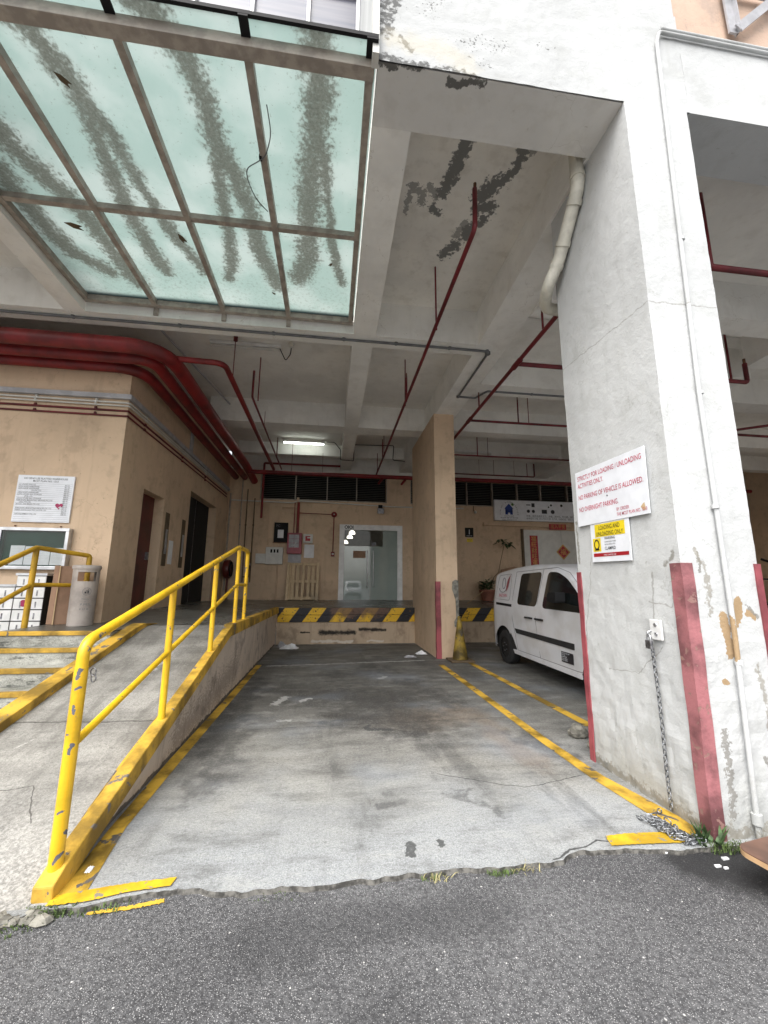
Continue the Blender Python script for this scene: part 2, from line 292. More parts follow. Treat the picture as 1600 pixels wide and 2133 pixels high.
        c = n.mix(n.math('MULTIPLY', n.segs([([(-2.6, 3.95), (-1.37, 3.9)], .008), ([(-2.2, 5.9), (-1.7, 5.8)], .005), ([(-2.5, 3.1), (-1.9, 3.2), (-1.7, 2.9)], .004)], 'xy', jit=.03, jscale=6, fine=30, famp=.6), .8), c, (.06, .055, .05))
        c = n.mix(n.math('MULTIPLY', n.segs([([(-1.95, 4.6), (-1.85, 4.9), (-1.83, 5.3)], .012), ([(-2.3, 3.6), (-2.25, 3.7)], .006)], 'xy', jit=.06, jscale=9, fine=30, famp=1.9), .5), c, (.55, .54, .5))
    if mould:
        mo = n.noise(4.5, 7, .7, n.scl(.7, 1, 2.2), k=2.4); c = n.mix(n.math('MULTIPLY', n.sstep(mo, .55, .8), .85), c, (.055, .058, .05)); c = n.mix(n.math('MULTIPLY', n.sstep(mo, .4, .1), .5), c, (.6, .6, .55))
    h = n.math('ADD', fine, n.math('MULTIPLY', sp, .5))
    rr = n.mix(n.sstep(big, .3, .7), (rough,)*3, (rough*.75,)*3)
    n.bsdf(c, rr, 0, n.bump(h, .45, .005), .4); return n.m
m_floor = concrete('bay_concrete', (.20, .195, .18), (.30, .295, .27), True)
m_ramp = concrete('ramp_concrete', (.19, .183, .165), (.31, .30, .275), ramp=True)
m_step = concrete('step_concrete', (.24, .24, .21), (.44, .44, .40), mould=True)
m_deck = concrete('polished_deck_concrete', (.10, .10, .09), (.16, .16, .145), rough=.35)

def hazard():
    n = N('hazard_stripes'); X = n.xyz()
    t = n.math('FRACT', n.math('MULTIPLY', n.math('SUBTRACT', n.math('SUBTRACT', X[0], n.math('MULTIPLY', n.math('SUBTRACT', X[2], .55), .72)), -1.36-.02), 1/.69))
    stripe = n.math('LESS_THAN', t, .52)
    c = n.mix(stripe, (.012, .012, .016), (.72, .43, .02))
    wear_or_light = n.segs([([(.2, .88), (1.3, .86)], .20)], 'xz', jit=.15, jscale=5, fine=8, famp=1.0, soft=.5)
    c = n.mix(n.math('MULTIPLY', wear_or_light, .85), c, n.mix(n.noise(9, 4), (.09, .05, .035), (.2, .11, .07)))
    d = n.sstep(n.noise(16, 6, .7, k=1), .57, .62); c = n.mix(n.math('MULTIPLY', d, .8), c, (.05, .04, .035))
    n.bsdf(c, .6, 0, n.bump(n.noise(20, 5), .3, .006)); return n.m
m_hazard = hazard()

def canopy_glass():
    n = N('dirty_frosted_glass')
    mw = lambda pts, w_: (pts, w_)
    c1 = [(-2.62, 2.45), (-2.38, 2.7), (-2.32, 2.88), (-2.25, 3.07), (-2.29, 3.41), (-2.34, 3.85), (-2.37, 4.22), (-2.36, 4.82), (-2.30, 5.1)]
    c1b = [(-2.25, 3.07), (-2.15, 3.4), (-2.12, 3.77), (-2.06, 4.09), (-1.97, 4.55), (-1.8, 5.03)]
    c2 = [(-1.5, 2.4), (-1.25, 2.75), (-1.21, 2.99), (-1.2, 3.35), (-1.08, 3.68), (-1.01, 4.09), (-1.01, 4.6), (-.85, 5.16)]
    c2b = [(-1.2, 3.35), (-1.27, 3.78), (-1.32, 4.29), (-1.38, 4.8), (-1.5, 5.1)]
    c3 = [(-.23, 2.4), (-.22, 2.82), (-.27, 3.22), (-.35, 3.71), (-.37, 4.16), (-.42, 4.63), (-.55, 4.99)]
    c3b = [(-.21, 3.21), (-.14, 3.82), (-.10, 4.36), (.03, 4.99)]
    c0 = [(-3.2, 3.3), (-3.13, 3.74), (-2.98, 4.04), (-2.87, 4.5), (-2.82, 5.09), (-2.77, 5.39)]
    c0b = [(-3.44, 3.88), (-3.47, 4.11), (-3.43, 4.58), (-3.37, 4.93), (-3.06, 5.2)]
    mask = n.segs([mw(c1, .095), mw(c1b, .07), mw(c2, .10), mw(c2b, .075), mw(c3, .125), mw(c3b, .055), mw(c0, .12), mw(c0b, .12)], 'xy', jit=.07, jscale=6, fine=26, famp=1.3, soft=.45)
    mask = n.math('MULTIPLY', mask, n.math('MULTIPLY_ADD', n.sstep(n.noise(30, 6, .7, k=1), .36, .48), .35, .65))
    sp = n.sstep(n.noise(30, 5, .7, k=1), .63, .67)
    low = n.math('MULTIPLY', n.sstep(n.xyz()[1], 4.6, 5.3), n.sstep(n.noise(24, 5, .75, k=1), .53, .60))
    edge = n.math('MULTIPLY', n.sstep(n.xyz()[1], 5.6, 5.72), .9)
    film = n.sstep(n.noise(1.6, 4), .35, .75)
    base = n.mix(film, (.46, .535, .515), (.54, .59, .575))
    tex = n.mix(n.noise(45, 5, .7), (.14, .145, .13), (.36, .37, .34))
    tot = n.math('MAXIMUM', n.math('MULTIPLY', mask, .9), n.math('MULTIPLY', n.math('MAXIMUM', sp, n.math('MULTIPLY', low, .55)), .6))
    c = n.mix(tot, base, tex); c = n.mix(edge, c, (.012, .03, .035))
    tr = n.nd('ShaderNodeBsdfTranslucent'); n.lk(c, tr.inputs[0])
    df = n.nd('ShaderNodeBsdfPrincipled'); n.lk(n.mix(.5, c, (.05, .05, .05)), df.inputs['Base Color']); df.inputs['Roughness'].default_value = .25
    ms = n.nd('ShaderNodeMixShader'); ms.inputs[0].default_value = .12
    n.lk(tr.outputs[0], ms.inputs[1]); n.lk(df.outputs[0], ms.inputs[2]); n.lk(ms.outputs[0], n.out.inputs[0]); return n.m
m_cglass = canopy_glass()

def clear_glass(name, tint=(.95, .97, .96), rough=0.02, mixf=1.0):
    n = N(name)
    g = n.nd('ShaderNodeBsdfGlossy'); g.inputs['Roughness'].default_value = rough; g.inputs[0].default_value = (.9, .9, .9, 1)
    t = n.nd('ShaderNodeBsdfTransparent'); n.put(t.inputs[0], tint)
    fr = n.nd('ShaderNodeFresnel'); fr.inputs[0].default_value = 1.45
    ms = n.nd('ShaderNodeMixShader'); n.lk(n.math('MULTIPLY', fr.outputs[0], mixf), ms.inputs[0])
    n.lk(t.outputs[0], ms.inputs[1]); n.lk(g.outputs[0], ms.inputs[2]); n.lk(ms.outputs[0], n.out.inputs[0]); return n.m
m_glass = clear_glass('clear_glass')
m_carglass = plain('dark_tinted_glass', (.010, .012, .012), .06, var=.1)
def emis(name, col, st):
    n = N(name); e = n.nd('ShaderNodeEmission'); e.inputs[0].default_value = (*col, 1); e.inputs[1].default_value = st
    n.lk(e.outputs[0], n.out.inputs[0]); return n.m
m_tube_on = emis('lit_tube', (.93, 1, .92), 7); m_lamp_on = emis('lit_pendant', (1, .95, .8), 1.1)
n = N('frosted_film_glass'); fz = n.noise(1.5, 3)
n.bsdf(n.mix(fz, (.27, .33, .31), (.35, .41, .385)), .035, 0, None, .5, IOR=2.0); m_frost = n.m
n = N('van_white_paint'); n.bsdf(n.mix(n.sstep(n.noise(3, 4), .4, .8), (.68, .69, .72), (.60, .60, .61)), .28, 0, None, .5, Coat_Weight=.5); m_van = n.m
n = N('upper_window_glass'); n.bsdf(n.mix(n.sstep(n.noise(.5, 3, vec=n.scl(.3, 1, 6)), .3, .7), (.09, .10, .14), (.17, .165, .19)), .3, 0, None, .3); m_upglass = n.m  # horizontal pinkish-grey bands paint reflections into the pane colour
m_louv = plain('dark_louvre_blade', (.10, .10, .085), .7)

# ------------------------------------------------------------------ mesh helpers
ORG = {}
class MB:
    def __init__(s): s.v = []; s.f = []; s.mi = []; s.sm = []; s.cur = 0; s.smooth = False
    def add(s, vs, fs):
        b = len(s.v); s.v += [Vector(q) for q in vs]
        for f in fs: s.f.append([b+i for i in f]); s.mi.append(s.cur); s.sm.append(s.smooth)
        return s
    def box(s, x0, x1, y0, y1, z0, z1):
        return s.add([(x0, y0, z0), (x1, y0, z0), (x1, y1, z0), (x0, y1, z0), (x0, y0, z1), (x1, y0, z1), (x1, y1, z1), (x0, y1, z1)],
                     [(0, 3, 2, 1), (4, 5, 6, 7), (0, 1, 5, 4), (1, 2, 6, 5), (2, 3, 7, 6), (3, 0, 4, 7)])
    def obox(s, c, a, b, d):
        c, a, b, d = map(Vector, (c, a, b, d))
        vs = [c+i*a+j*b+k*d for k in (-1, 1) for j in (-1, 1) for i in (-1, 1)]
        return s.add(vs, [(0, 2, 3, 1), (4, 5, 7, 6), (0, 1, 5, 4), (1, 3, 7, 5), (3, 2, 6, 7), (2, 0, 4, 6)])
    def prism(s, poly, d):
        d = Vector(d); p = [Vector(q) for q in poly]; k = len(p)
        nrm = sum(((p[i]-p[0]).cross(p[(i+1) % k]-p[0]) for i in range(k)), Vector())
        if nrm.dot(d) > 0: p = p[::-1]
        return s.add(p+[q+d for q in p], [tuple(range(k)), tuple(range(2*k-1, k-1, -1))] + [(i, i+k, (i+1) % k+k, (i+1) % k) for i in range(k)])
    def tube(s, pts, r, n=10, closed=False, rad=None):
        pts = [Vector(p) for p in pts]; k = len(pts); rr = rad or [r]*k
        sm = s.smooth; s.smooth = True
        T = []
        for i in range(k):
            if closed: t = (pts[(i+1) % k]-pts[i-1])
            else: t = (pts[min(i+1, k-1)]-pts[max(i-1, 0)])
            T.append(t.normalized())
        u = T[0].orthogonal().normalized(); rings = []
        b = len(s.v); vs = []
        for i in range(k):
            u = (u-T[i]*u.dot(T[i])); u = u.normalized() if u.length > 1e-6 else T[i].orthogonal().normalized()
            w_ = T[i].cross(u)
            m = 1.0
            if 0 < i < k-1:
                a = (pts[i]-pts[i-1]).normalized(); m = 1/max(.5, a.dot(T[i]))
            for j in range(n):
                an = 2*math.pi*j/n; vs.append(pts[i]+(u*math.cos(an)+w_*math.sin(an))*rr[i]*m)
        fs = []
        for i in range(k if closed else k-1):
            i2 = (i+1) % k
            for j in range(n):
                j2 = (j+1) % n; fs.append((i*n+j, i*n+j2, i2*n+j2, i2*n+j))
        s.add(vs, fs)
        s.smooth = sm
        if not closed:
            s.add(vs[:n], [tuple(range(n-1, -1, -1))]); s.add(vs[-n:], [tuple(range(n))])
        return s
    def lathe(s, c, prof, n=24, axis=(0, 0, 1), caps=True):
        c = Vector(c); ax = Vector(axis).normalized(); u = ax.orthogonal().normalized(); w_ = ax.cross(u)
        sm = s.smooth; s.smooth = True
        vs = [c+ax*h+(u*math.cos(2*math.pi*j/n)+w_*math.sin(2*math.pi*j/n))*r for r, h in prof for j in range(n)]
        fs = [(i*n+j, i*n+(j+1) % n, (i+1)*n+(j+1) % n, (i+1)*n+j) for i in range(len(prof)-1) for j in range(n)]
        s.add(vs, fs); s.smooth = sm
        if caps:
            s.add(vs[:n], [tuple(range(n-1, -1, -1))]); s.add(vs[-n:], [tuple(range(n))])
        return s
    def ball(s, c, r, n=8, sc_=(1, 1, 1), jit=0, seed=0):
        c = Vector(c); vs = []; fs = []; sm = s.smooth; s.smooth = jit == 0
        rnd = random.Random(seed)
        for i in range(n+1):
            th = math.pi*i/n
            for j in range(2*n):
                ph = math.pi*j/n; rr = r*(1+rnd.uniform(-jit, jit))
                vs.append(c+Vector((rr*math.sin(th)*math.cos(ph)*sc_[0], rr*math.sin(th)*math.sin(ph)*sc_[1], rr*math.cos(th)*sc_[2])))
        for i in range(n):
            for j in range(2*n):
                j2 = (j+1) % (2*n); fs.append((i*2*n+j, (i+1)*2*n+j, (i+1)*2*n+j2, i*2*n+j2))
        s.add(vs, fs); s.smooth = sm; return s
    def grid(s, fn, nu, nv):
        vs = [fn(i/nu, j/nv) for j in range(nv+1) for i in range(nu+1)]
        return s.add(vs, [(j*(nu+1)+i, j*(nu+1)+i+1, (j+1)*(nu+1)+i+1, (j+1)*(nu+1)+i) for j in range(nv) for i in range(nu)])
    def build(s, name, mats, parent=None, label=None, bevel=0, org=None, merge=False):
        if not isinstance(mats, (list, tuple)): mats = [mats]
        if parent: o0 = ORG[parent.name]
        elif org: o0 = Vector(org)
        else:
            xs = [v.x for v in s.v]; ys = [v.y for v in s.v]; zs = [v.z for v in s.v]
            o0 = Vector(((min(xs)+max(xs))/2, (min(ys)+max(ys))/2, min(zs)))
        me = bpy.data.meshes.new(name); me.from_pydata([v-o0 for v in s.v], [], s.f)
        for m in mats: me.materials.append(m)
        me.polygons.foreach_set('material_index', s.mi); me.polygons.foreach_set('use_smooth', s.sm)
        if merge:
            bm = bmesh.new(); bm.from_mesh(me); bmesh.ops.remove_doubles(bm, verts=bm.verts, dist=1e-4); bm.to_mesh(me); bm.free()
        me.update()
        o = bpy.data.objects.new(name, me); C.objects.link(o)
        ORG[o.name] = o0
        if parent: o.parent = parent
        else: o.location = o0
        if label: o['label'] = label
        if bevel:
            b = o.modifiers.new('bevel', 'BEVEL'); b.width = bevel; b.segments = 2; b.limit_method = 'ANGLE'; b.angle_limit = math.radians(40)
        return o
def B(x0, x1, y0, y1, z0, z1): return MB().box(x0, x1, y0, y1, z0, z1)
def thing(name, label, cat, loc, group=None):
    o = bpy.data.objects.new(name, None); C.objects.link(o); o.location = loc; o.empty_display_size = .1
    ORG[o.name] = Vector(loc); o['label'] = label; o['category'] = cat
    if group: o['group'] = group
    return o
def tag(o, label, cat, group=None):
    o['label'] = label; o['category'] = cat
    if group: o['group'] = group
    return o
def struct(o): o['kind'] = 'structure'; return o
def dup(root, loc, rz=0, label=None, group=None):
    r = root.copy(); C.objects.link(r); r.location = loc; r.rotation_euler = (0, 0, rz)
    if label: r['label'] = label
    if group: r['group'] = group
    def rec(a, b):
        for ch in [o for o in bpy.data.objects if o.parent == a]:
            c = ch.copy(); C.objects.link(c); c.parent = b; rec(ch, c)
    kids = [o for o in bpy.data.objects if o.parent == root]
    for ch in kids:
        c = ch.copy(); C.objects.link(c); c.parent = r
        for g in [o for o in bpy.data.objects if o.parent == ch]:
            d = g.copy(); C.objects.link(d); d.parent = c
    return r
def fillet(pts, r, n=6):
    pts = [Vector(p) for p in pts]; out = [pts[0]]
    for i in range(1, len(pts)-1):
        a, b, c = pts[i-1], pts[i], pts[i+1]
        d1 = (a-b); d2 = (c-b); k = min(r, d1.length*.49, d2.length*.49)
        p = b+d1.normalized()*k; q = b+d2.normalized()*k
        for j in range(n+1):
            t = j/n; out.append(p*(1-t)**2+b*2*t*(1-t)+q*t*t)
    out.append(pts[-1]); return out
def text(items, O, Rv, Uv, lift=.002, name='lettering', mat=None, parent=None, thick=0.0):
    """items: (string, u, v, size, align[, fitwidth[, bold[, angle]]]); one flat mesh on the plane O + u R + v U"""
    Rv, Uv, O = Vector(Rv), Vector(Uv), Vector(O); Nn = Rv.cross(Uv).normalized()
    mb = MB()
    for it in items:
        st, u, v, size = it[:4]; al = it[4] if len(it) > 4 else 'LEFT'; fit = it[5] if len(it) > 5 else None
        bold = it[6] if len(it) > 6 else 0; ang = it[7] if len(it) > 7 else 0
        cu = bpy.data.curves.new('t', 'FONT'); cu.body = st; cu.size = size; cu.align_x = al; cu.offset = bold*size*.35; cu.resolution_u = 3
        ob = bpy.data.objects.new('t', cu); C.objects.link(ob)
        dg = bpy.context.evaluated_depsgraph_get(); me = bpy.data.meshes.new_from_object(ob.evaluated_get(dg))
        if me.vertices:
            xs = [q.co.x for q in me.vertices]; wd = max(xs)-min(xs); k = fit/wd if fit and wd > 0 else 1
            ca, sa = math.cos(ang), math.sin(ang)
            vs = []
            for q in me.vertices:
                x, y = q.co.x*k, q.co.y
                X, Y = u+x*ca-y*sa, v+x*sa+y*ca
                vs.append(O+Rv*X+Uv*Y+Nn*lift)
            mb.add(vs, [tuple(p.vertices) for p in me.polygons])
        bpy.data.objects.remove(ob); bpy.data.curves.remove(cu); bpy.data.meshes.remove(me)
    return mb.build(name, mat, parent)
def quad(O, Rv, Uv, rects, lift=.002):
    Rv, Uv, O = Vector(Rv), Vector(Uv), Vector(O); Nn = Rv.cross(Uv).normalized(); mb = MB()
    for u0, v0, u1, v1 in rects:
        mb.add([O+Rv*a+Uv*b+Nn*lift for a, b in ((u0, v0), (u1, v0), (u1, v1), (u0, v1))], [(0, 1, 2, 3)])
    return mb
def rough_slab(mb, x0, x1, y0, y1, z0, z1, step=.05, amp=.006, faces='-x-y+x', lowamp=0):
    """box faces as displaced grids so plaster edges run uneven"""
    def disp(p):
        a = amp + (lowamp*max(0, 1-(p.z)/1.8) if lowamp else 0)
        d = Vector((mnoise.noise(p*3.1), mnoise.noise(p*3.1+Vector((7, 3, 1))), 0))*a + Vector((mnoise.noise(p*11), mnoise.noise(p*11+Vector((2, 9, 4))), 0))*a*.8
        return p+d
    nz = max(2, int((z1-z0)/step)); nx = max(2, int((x1-x0)/step)); ny = max(2, int((y1-y0)/step))
    s0 = mb.smooth; mb.smooth = False
    if '-y' in faces: mb.grid(lambda a, b: disp(Vector((x0+(x1-x0)*a, y0, z0+(z1-z0)*b))), nx, nz)
    if '+y' in faces: mb.grid(lambda a, b: disp(Vector((x1-(x1-x0)*a, y1, z0+(z1-z0)*b))), nx, nz)
    if '-x' in faces: mb.grid(lambda a, b: disp(Vector((x0, y1-(y1-y0)*a, z0+(z1-z0)*b))), ny, nz)
    if '+x' in faces: mb.grid(lambda a, b: disp(Vector((x1, y0+(y1-y0)*a, z0+(z1-z0)*b))), ny, nz)
    mb.smooth = s0
    return mb

# ================================================================== ground
YB = 10.85      # dock face
YW = 13.6       # back wall
XL = -3.42      # left wall side face
edge = [(-12, 2.3), (-3, 2.28), (-1.75, 2.28), (-1.41, 2.3), (-1.27, 2.37), (-1.1, 2.36), (-.95, 2.41), (-.71, 2.43), (-.6, 2.415), (-.52, 2.38), (-.45, 2.385), (-.36, 2.37), (-.2, 2.385), (-.05, 2.365), (.07, 2.37), (.2, 2.39), (.3, 2.38), (.42, 2.40), (.58, 2.395),
        (.7, 2.41), (.82, 2.40), (.95, 2.385), (1.1, 2.40), (1.25, 2.39), (1.33, 2.41), (1.4, 2.45), (1.5, 2.47), (1.62, 2.455), (1.75, 2.45), (1.9, 2.43), (2.07, 2.40), (2.25, 2.41), (2.42, 2.405), (2.8, 2.39), (3.3, 2.41), (16, 2.4)]
e2 = []
rr = random.Random(3)
for (a, b) in zip(edge, edge[1:]):
    k = max(1, int((b[0]-a[0])/.03)) if abs(a[0]) < 4 else 4
    for i in range(k):
        t = i/k; x = a[0]*(1-t)+b[0]*t; y = a[1]*(1-t)+b[1]*t
        e2.append((x, y+mnoise.noise(Vector((x*14, 1, 2)))*.014+rr.uniform(-.004, .004)))
e2.append(edge[-1])
mb = MB(); poly = [(x, y, 0) for x, y in e2]+[(16, YW, 0), (-12, YW, 0)]
n0 = len(poly)
mb.add(poly, [tuple(range(n0))]); mb.cur = 1
mb.add([(x, y, 0) for x, y in e2]+[(x, y-.008, -.03) for x, y in e2], [(i+len(e2), i+1+len(e2), i+1, i) for i in range(len(e2)-1)])
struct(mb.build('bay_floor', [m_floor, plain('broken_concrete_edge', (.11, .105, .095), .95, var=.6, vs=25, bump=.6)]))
struct(MB().add([(-90, -90, -.022), (90, -90, -.022), (90, 90, -.022), (-90, 90, -.022)], [(0, 1, 2, 3)]).build('road', m_asphalt))

def strip(pts_l, pts_r, z, name, mat):
    k = len(pts_l); return struct(MB().add([(x, y, z) for x, y in pts_l]+[(x, y, z) for x, y in pts_r], [(i, k+i, k+i+1, i+1) for i in range(k-1)]).build(name, mat))
strip([(-1.27, 2.42), (-1.31, 3.0), (-1.33, 4.0), (-1.33, 8.2)], [(-1.14, 2.42), (-1.215, 3.0), (-1.225, 4), (-1.23, 8.2)], .004, 'painted_line', m_line)
def ragged(A, B_, z, mat, seed=1, amp=.008, n_=40):
    def samp(P, t):
        t *= len(P)-1; i = min(int(t), len(P)-2); f = t-i; return P[i][0]*(1-f)+P[i+1][0]*f, P[i][1]*(1-f)+P[i+1][1]*f
    a = []; b = []
    for i in range(n_+1):
        x, y = samp(A, i/n_); a.append((x+mnoise.noise(Vector((i*.9, seed, 3)))*amp*.5, y+mnoise.noise(Vector((i*.7, seed, 0)))*amp))
        x, y = samp(B_, i/n_); b.append((x+mnoise.noise(Vector((i*.9, seed, 9)))*amp*.5, y+mnoise.noise(Vector((i*.8, seed+5, 0)))*amp))
    return strip(a, b, z, 'painted_line', mat)
ragged([(-1.28, 2.44), (-1.1, 2.47), (-.95, 2.49), (-.74, 2.505)], [(-1.28, 2.375), (-1.1, 2.385), (-.95, 2.425), (-.75, 2.445)], .008, m_line_new)
ragged([(-1.08, 2.352), (-.9, 2.372), (-.76, 2.40)], [(-1.08, 2.335), (-.9, 2.345), (-.75, 2.372)], -.017, m_line, 7, .012)
strip([(2.09, 7.92), (2.08, 4), (2.10, 3.3), (2.16, 2.75), (2.25, 2.5)], [(2.20, 7.92), (2.19, 4), (2.22, 3.3), (2.33, 2.75), (2.38, 2.5)], .004, 'painted_line', m_line)
ragged([(1.70, 2.565), (1.85, 2.575), (2.10, 2.56)], [(1.68, 2.475), (1.85, 2.47), (2.15, 2.45)], .008, m_line_new, 3)
strip([(2.72, 8.1), (2.80, 4.4)], [(2.83, 8.1), (2.92, 4.4)], .004, 'painted_line', m_line)

# ================================================================== building
bld = thing('warehouse_building', 'white and tan painted warehouse with beamed loading bays on its ground floor', 'building', (0, 8, 0))
def part(mb, name, mat, label=None, **k): return mb.build(name, mat, bld, label, **k)
# ceiling slabs
ZS = 6.0
part(B(-.1+.7, 2.3, 2.92, 5.8, ZS, ZS+.2), 'ceiling_slab', m_slab_peel, 'ceiling panel with dark peeling paint patches')
mb = MB()
mb.box(-12, -3.95, 2.92, 5.8, ZS, ZS+.2); mb.box(-12, 16, 6.1, YW+.3, ZS, ZS+.2); mb.box(2.8, 16, 2.92, 5.8, ZS, ZS+.2)
part(mb, 'ceiling_slab', m_ceil)
# beams along depth, slightly sloped soffit
def ybeam(x0, x1, y0, z0, y1, z1, name='ceiling_beam'):
    part(MB().prism([(x0, y0, z0), (x0, y1, z1), (x0, y1, ZS+.19), (x0, y0, ZS+.19)], (x1-x0, 0, 0)), name, m_beam)
ybeam(.25, .6, 2.92, 5.52, 5.8, 5.4); ybeam(2.3, 2.8, 2.92, 5.52, 5.8, 5.4); ybeam(-3.95, -3.67, 2.92, 5.52, 5.8, 5.4)
ybeam(7.3, 7.8, 2.92, 5.5, 5.8, 5.4); ybeam(.24, .58, 6.12, 5.4, YW, 5.4); ybeam(2.3, 2.8, 6.12, 5.398, YW, 5.398); ybeam(7.3, 7.8, 6.12, 5.4, YW, 5.4)
# cross beams
part(B(-12, 2.8, 5.8, 6.12, 5.4, 6.7), 'ceiling_beam', m_beam)
part(B(XL+.4, 2.3, 9.65, 10.12, 5.403, ZS+.1), 'ceiling_beam', m_beam)
part(B(XL+.4, 2.3, 12.75, 13.0, 5.62, ZS+.1), 'ceiling_beam', m_beam)
part(B(2.8, 16, 7.06, 7.5, 5.403, ZS+.1), 'ceiling_beam', m_beam)
part(B(2.8, 16, 9.5, 9.85, 5.403, ZS+.1), 'ceiling_beam', m_beam)
part(B(2.8, 16, 11.7, 12.0, 5.5, ZS+.1), 'ceiling_beam', m_beam)
part(B(2.8, 16, 4.63, 5.0, 5.402, 6.7), 'ceiling_beam', m_beam)
part(B(2.8, 16, 5.8, 6.1, 5.98, 6.7), 'ceiling_beam', m_beam)
# skylight upstand (lit inner faces)
part(B(-3.95, -3.67, 2.45, 2.92, 5.52, 7.5), 'parapet', m_white)
# facade
mb = MB(); rough_slab(mb, .25, 2.95, 2.45, 2.9199, 5.52, 6.6, .03, .0035, '-y')
mb.cur = 1; mb.box(.25, 2.94, 2.464, 2.92, 5.522, 6.6)
part(mb, 'facade_beam', [m_facade, m_soffit], 'stained white facade beam over the bay opening')
part(B(.25, 2.95, 2.46, 6.0, 6.6, 22), 'upper_wall', m_facade)
part(B(2.95, 16, 2.45, 2.92, 5.52, 6.4), 'facade_beam', m_white)
part(B(2.95, 16, 2.475, 6, 6.4, 22), 'upper_wall', m_peach, 'peach painted upper wall')
part(B(.2, .25, 2.40, 2.5, 5.5, 22), 'corner_trim', m_offwhite)
# wall with windows behind the skylight
mb = MB(); mb.box(-12, .25, 6.0, 6.4, 6.7, 9.5); mb.box(-12, .25, 6.0, 6.4, 15, 22); mb.box(-12, -4.8, 6.0, 6.4, 9.5, 15)
part(mb, 'upper_wall', m_white)
wf = part(B(-4.8, .25, 6.1, 6.13, 9.5, 15), 'upper_window', m_upglass, 'tall window of grey panes above the skylight')
mb = MB()
for x in (-4.8, -3.83, -2.81, -1.77, -.74, .2): mb.box(x-.03, x+.035, 6.02, 6.1, 9.5, 15)
for z in (9.5, 12.9, 14.96): mb.box(-4.8, .25, 6.03, 6.09, z, z+.06)
mb.build('frame', m_white_p, wf)
mb = MB()
for z in (11.2, 11.75, 12.3): mb.box(-4.8, .14, 6.14, 6.2, z, z+.12)
# columns
def column(x0, x1, y0, y1, zt, mat, label, amp=.003, low=.011):
    mb = MB(); rough_slab(mb, x0, x1, y0, y1, -.02, zt, .04, amp, '-x-y+x+y', low)
    mb.smooth = True
    return mb.build('pillar', mat, bld, label, merge=True)
front = column(2.33, 2.92, 2.45, 3.6, 5.53, m_white, 'thick white roughly plastered pillar with two notices on its side')
def guard(par, x0, x1, y0, y1, sx, sy, zt, mat, L=.11, T=.012, label=None, amp=.004):
    """angle strip on the corner (x0,y0); sx, sy: directions away from the corner along the faces"""
    g = MB(); nz = int(zt/.06)
    def cx(p): return p+Vector((mnoise.noise(p*4), mnoise.noise(p*4+Vector((5, 5, 5))), 0))*amp*1.6
    ax = x0-sx*T; ay = y0-sy*T
    prof = [(x0+sx*L, y0), (x0+sx*L, ay), (ax, ay), (ax, y0+sy*L), (x0, y0+sy*L)]
    vs = [cx(Vector((a, b, .0+zt*j/nz))) for j in range(nz+1) for a, b in prof]
    k = len(prof); fs = [(j*k+i, (j+1)*k+i, (j+1)*k+i+1, j*k+i+1) for j in range(nz) for i in range(k-1)]
    fs.append(tuple(nz*k+i for i in range(k)))
    g.add(vs, fs)
    return g.build('corner_guard', mat, par, label)
guard(front, 2.33, 0, 2.45, 0, 1, 1, 1.66, m_guard, .078, label='pinkish red scuffed corner guard')
guard(front, 2.33, 0, 3.6, 0, 1, -1, 1.63, m_guard2, .05)
guard(front, 2.92, 0, 2.45, 0, -1, 1, 1.66, m_guard2, .035, label='bright red corner guard beside the next bay')
mid = column(2.25, 2.72, 8.55, YB+.2, 5.4, m_tan, 'tan pillar between the two loading bays', .003, .004)
guard(mid, 2.25, 0, 8.55, 0, 1, 1, 1.58, m_guard2, .09)
mb = MB()
mb.prism([(2.73, 8.535, .62), (2.63, 8.535, .64), (2.62, 8.535, .74), (2.665, 8.535, .82), (2.66, 8.535, 1.2), (2.62, 8.535, 1.32), (2.585, 8.535, 1.42), (2.60, 8.535, 1.58), (2.66, 8.535, 1.62), (2.73, 8.535, 1.6)], (0, -.004, 0))
mb.build('broken_plaster', m_stone, mid, 'broken grey and white plaster edge')
part(B(7.3, 7.85, 2.45, 3.6, 0, 5.53), 'pillar', m_white)
part(B(7.3, 7.8, 8.55, 11, 0, 5.4), 'pillar', m_tan)
# walls
def wall_with_holes(name, x0, x1, y, z0, z1, holes, mat, th=.25, label=None):
    xs = sorted({x0, x1, *[h[0] for h in holes], *[h[1] for h in holes]}); zs = sorted({z0, z1, *[h[2] for h in holes], *[h[3] for h in holes]})
    mb = MB()
    for a, b in zip(xs, xs[1:]):
        for c, d in zip(zs, zs[1:]):
            mx, mz = (a+b)/2, (c+d)/2
            if any(h[0] < mx < h[1] and h[2] < mz < h[3] for h in holes): continue
            mb.add([(a, y, c), (b, y, c), (b, y, d), (a, y, d)], [(0, 1, 2, 3)]); mb.add([(a, y+th, c), (b, y+th, c), (b, y+th, d), (a, y+th, d)], [(3, 2, 1, 0)])
    for h in holes:
        a, b, c, d = h
        mb.add([(a, y, c), (b, y, c), (b, y, d), (a, y, d), (a, y+th, c), (b, y+th, c), (b, y+th, d), (a, y+th, d)], [(0, 4, 5, 1), (1, 5, 6, 2), (2, 6, 7, 3), (3, 7, 4, 0)])
    return part(mb, name, mat, label, merge=True)
DX0, DX1, DZ0, DZ1 = .26, 2.40, 1.0, 3.5
LV = (-2.38, 1.83, 4.32, 5.20); LV2 = (2.72, 15.9, 4.32, 5.20)
wall_with_holes('back_wall', XL, 16, YW, .95, 5.3, [(DX0+.03, DX1-.03, DZ0, DZ1-.03), LV, (2.72, 15.9, 4.32, 5.20)], m_tan, label='tan back wall of the loading platform')
part(B(XL, 16, YW+.004, YW+.25, 5.3, ZS+.1), 'back_wall', m_beam)
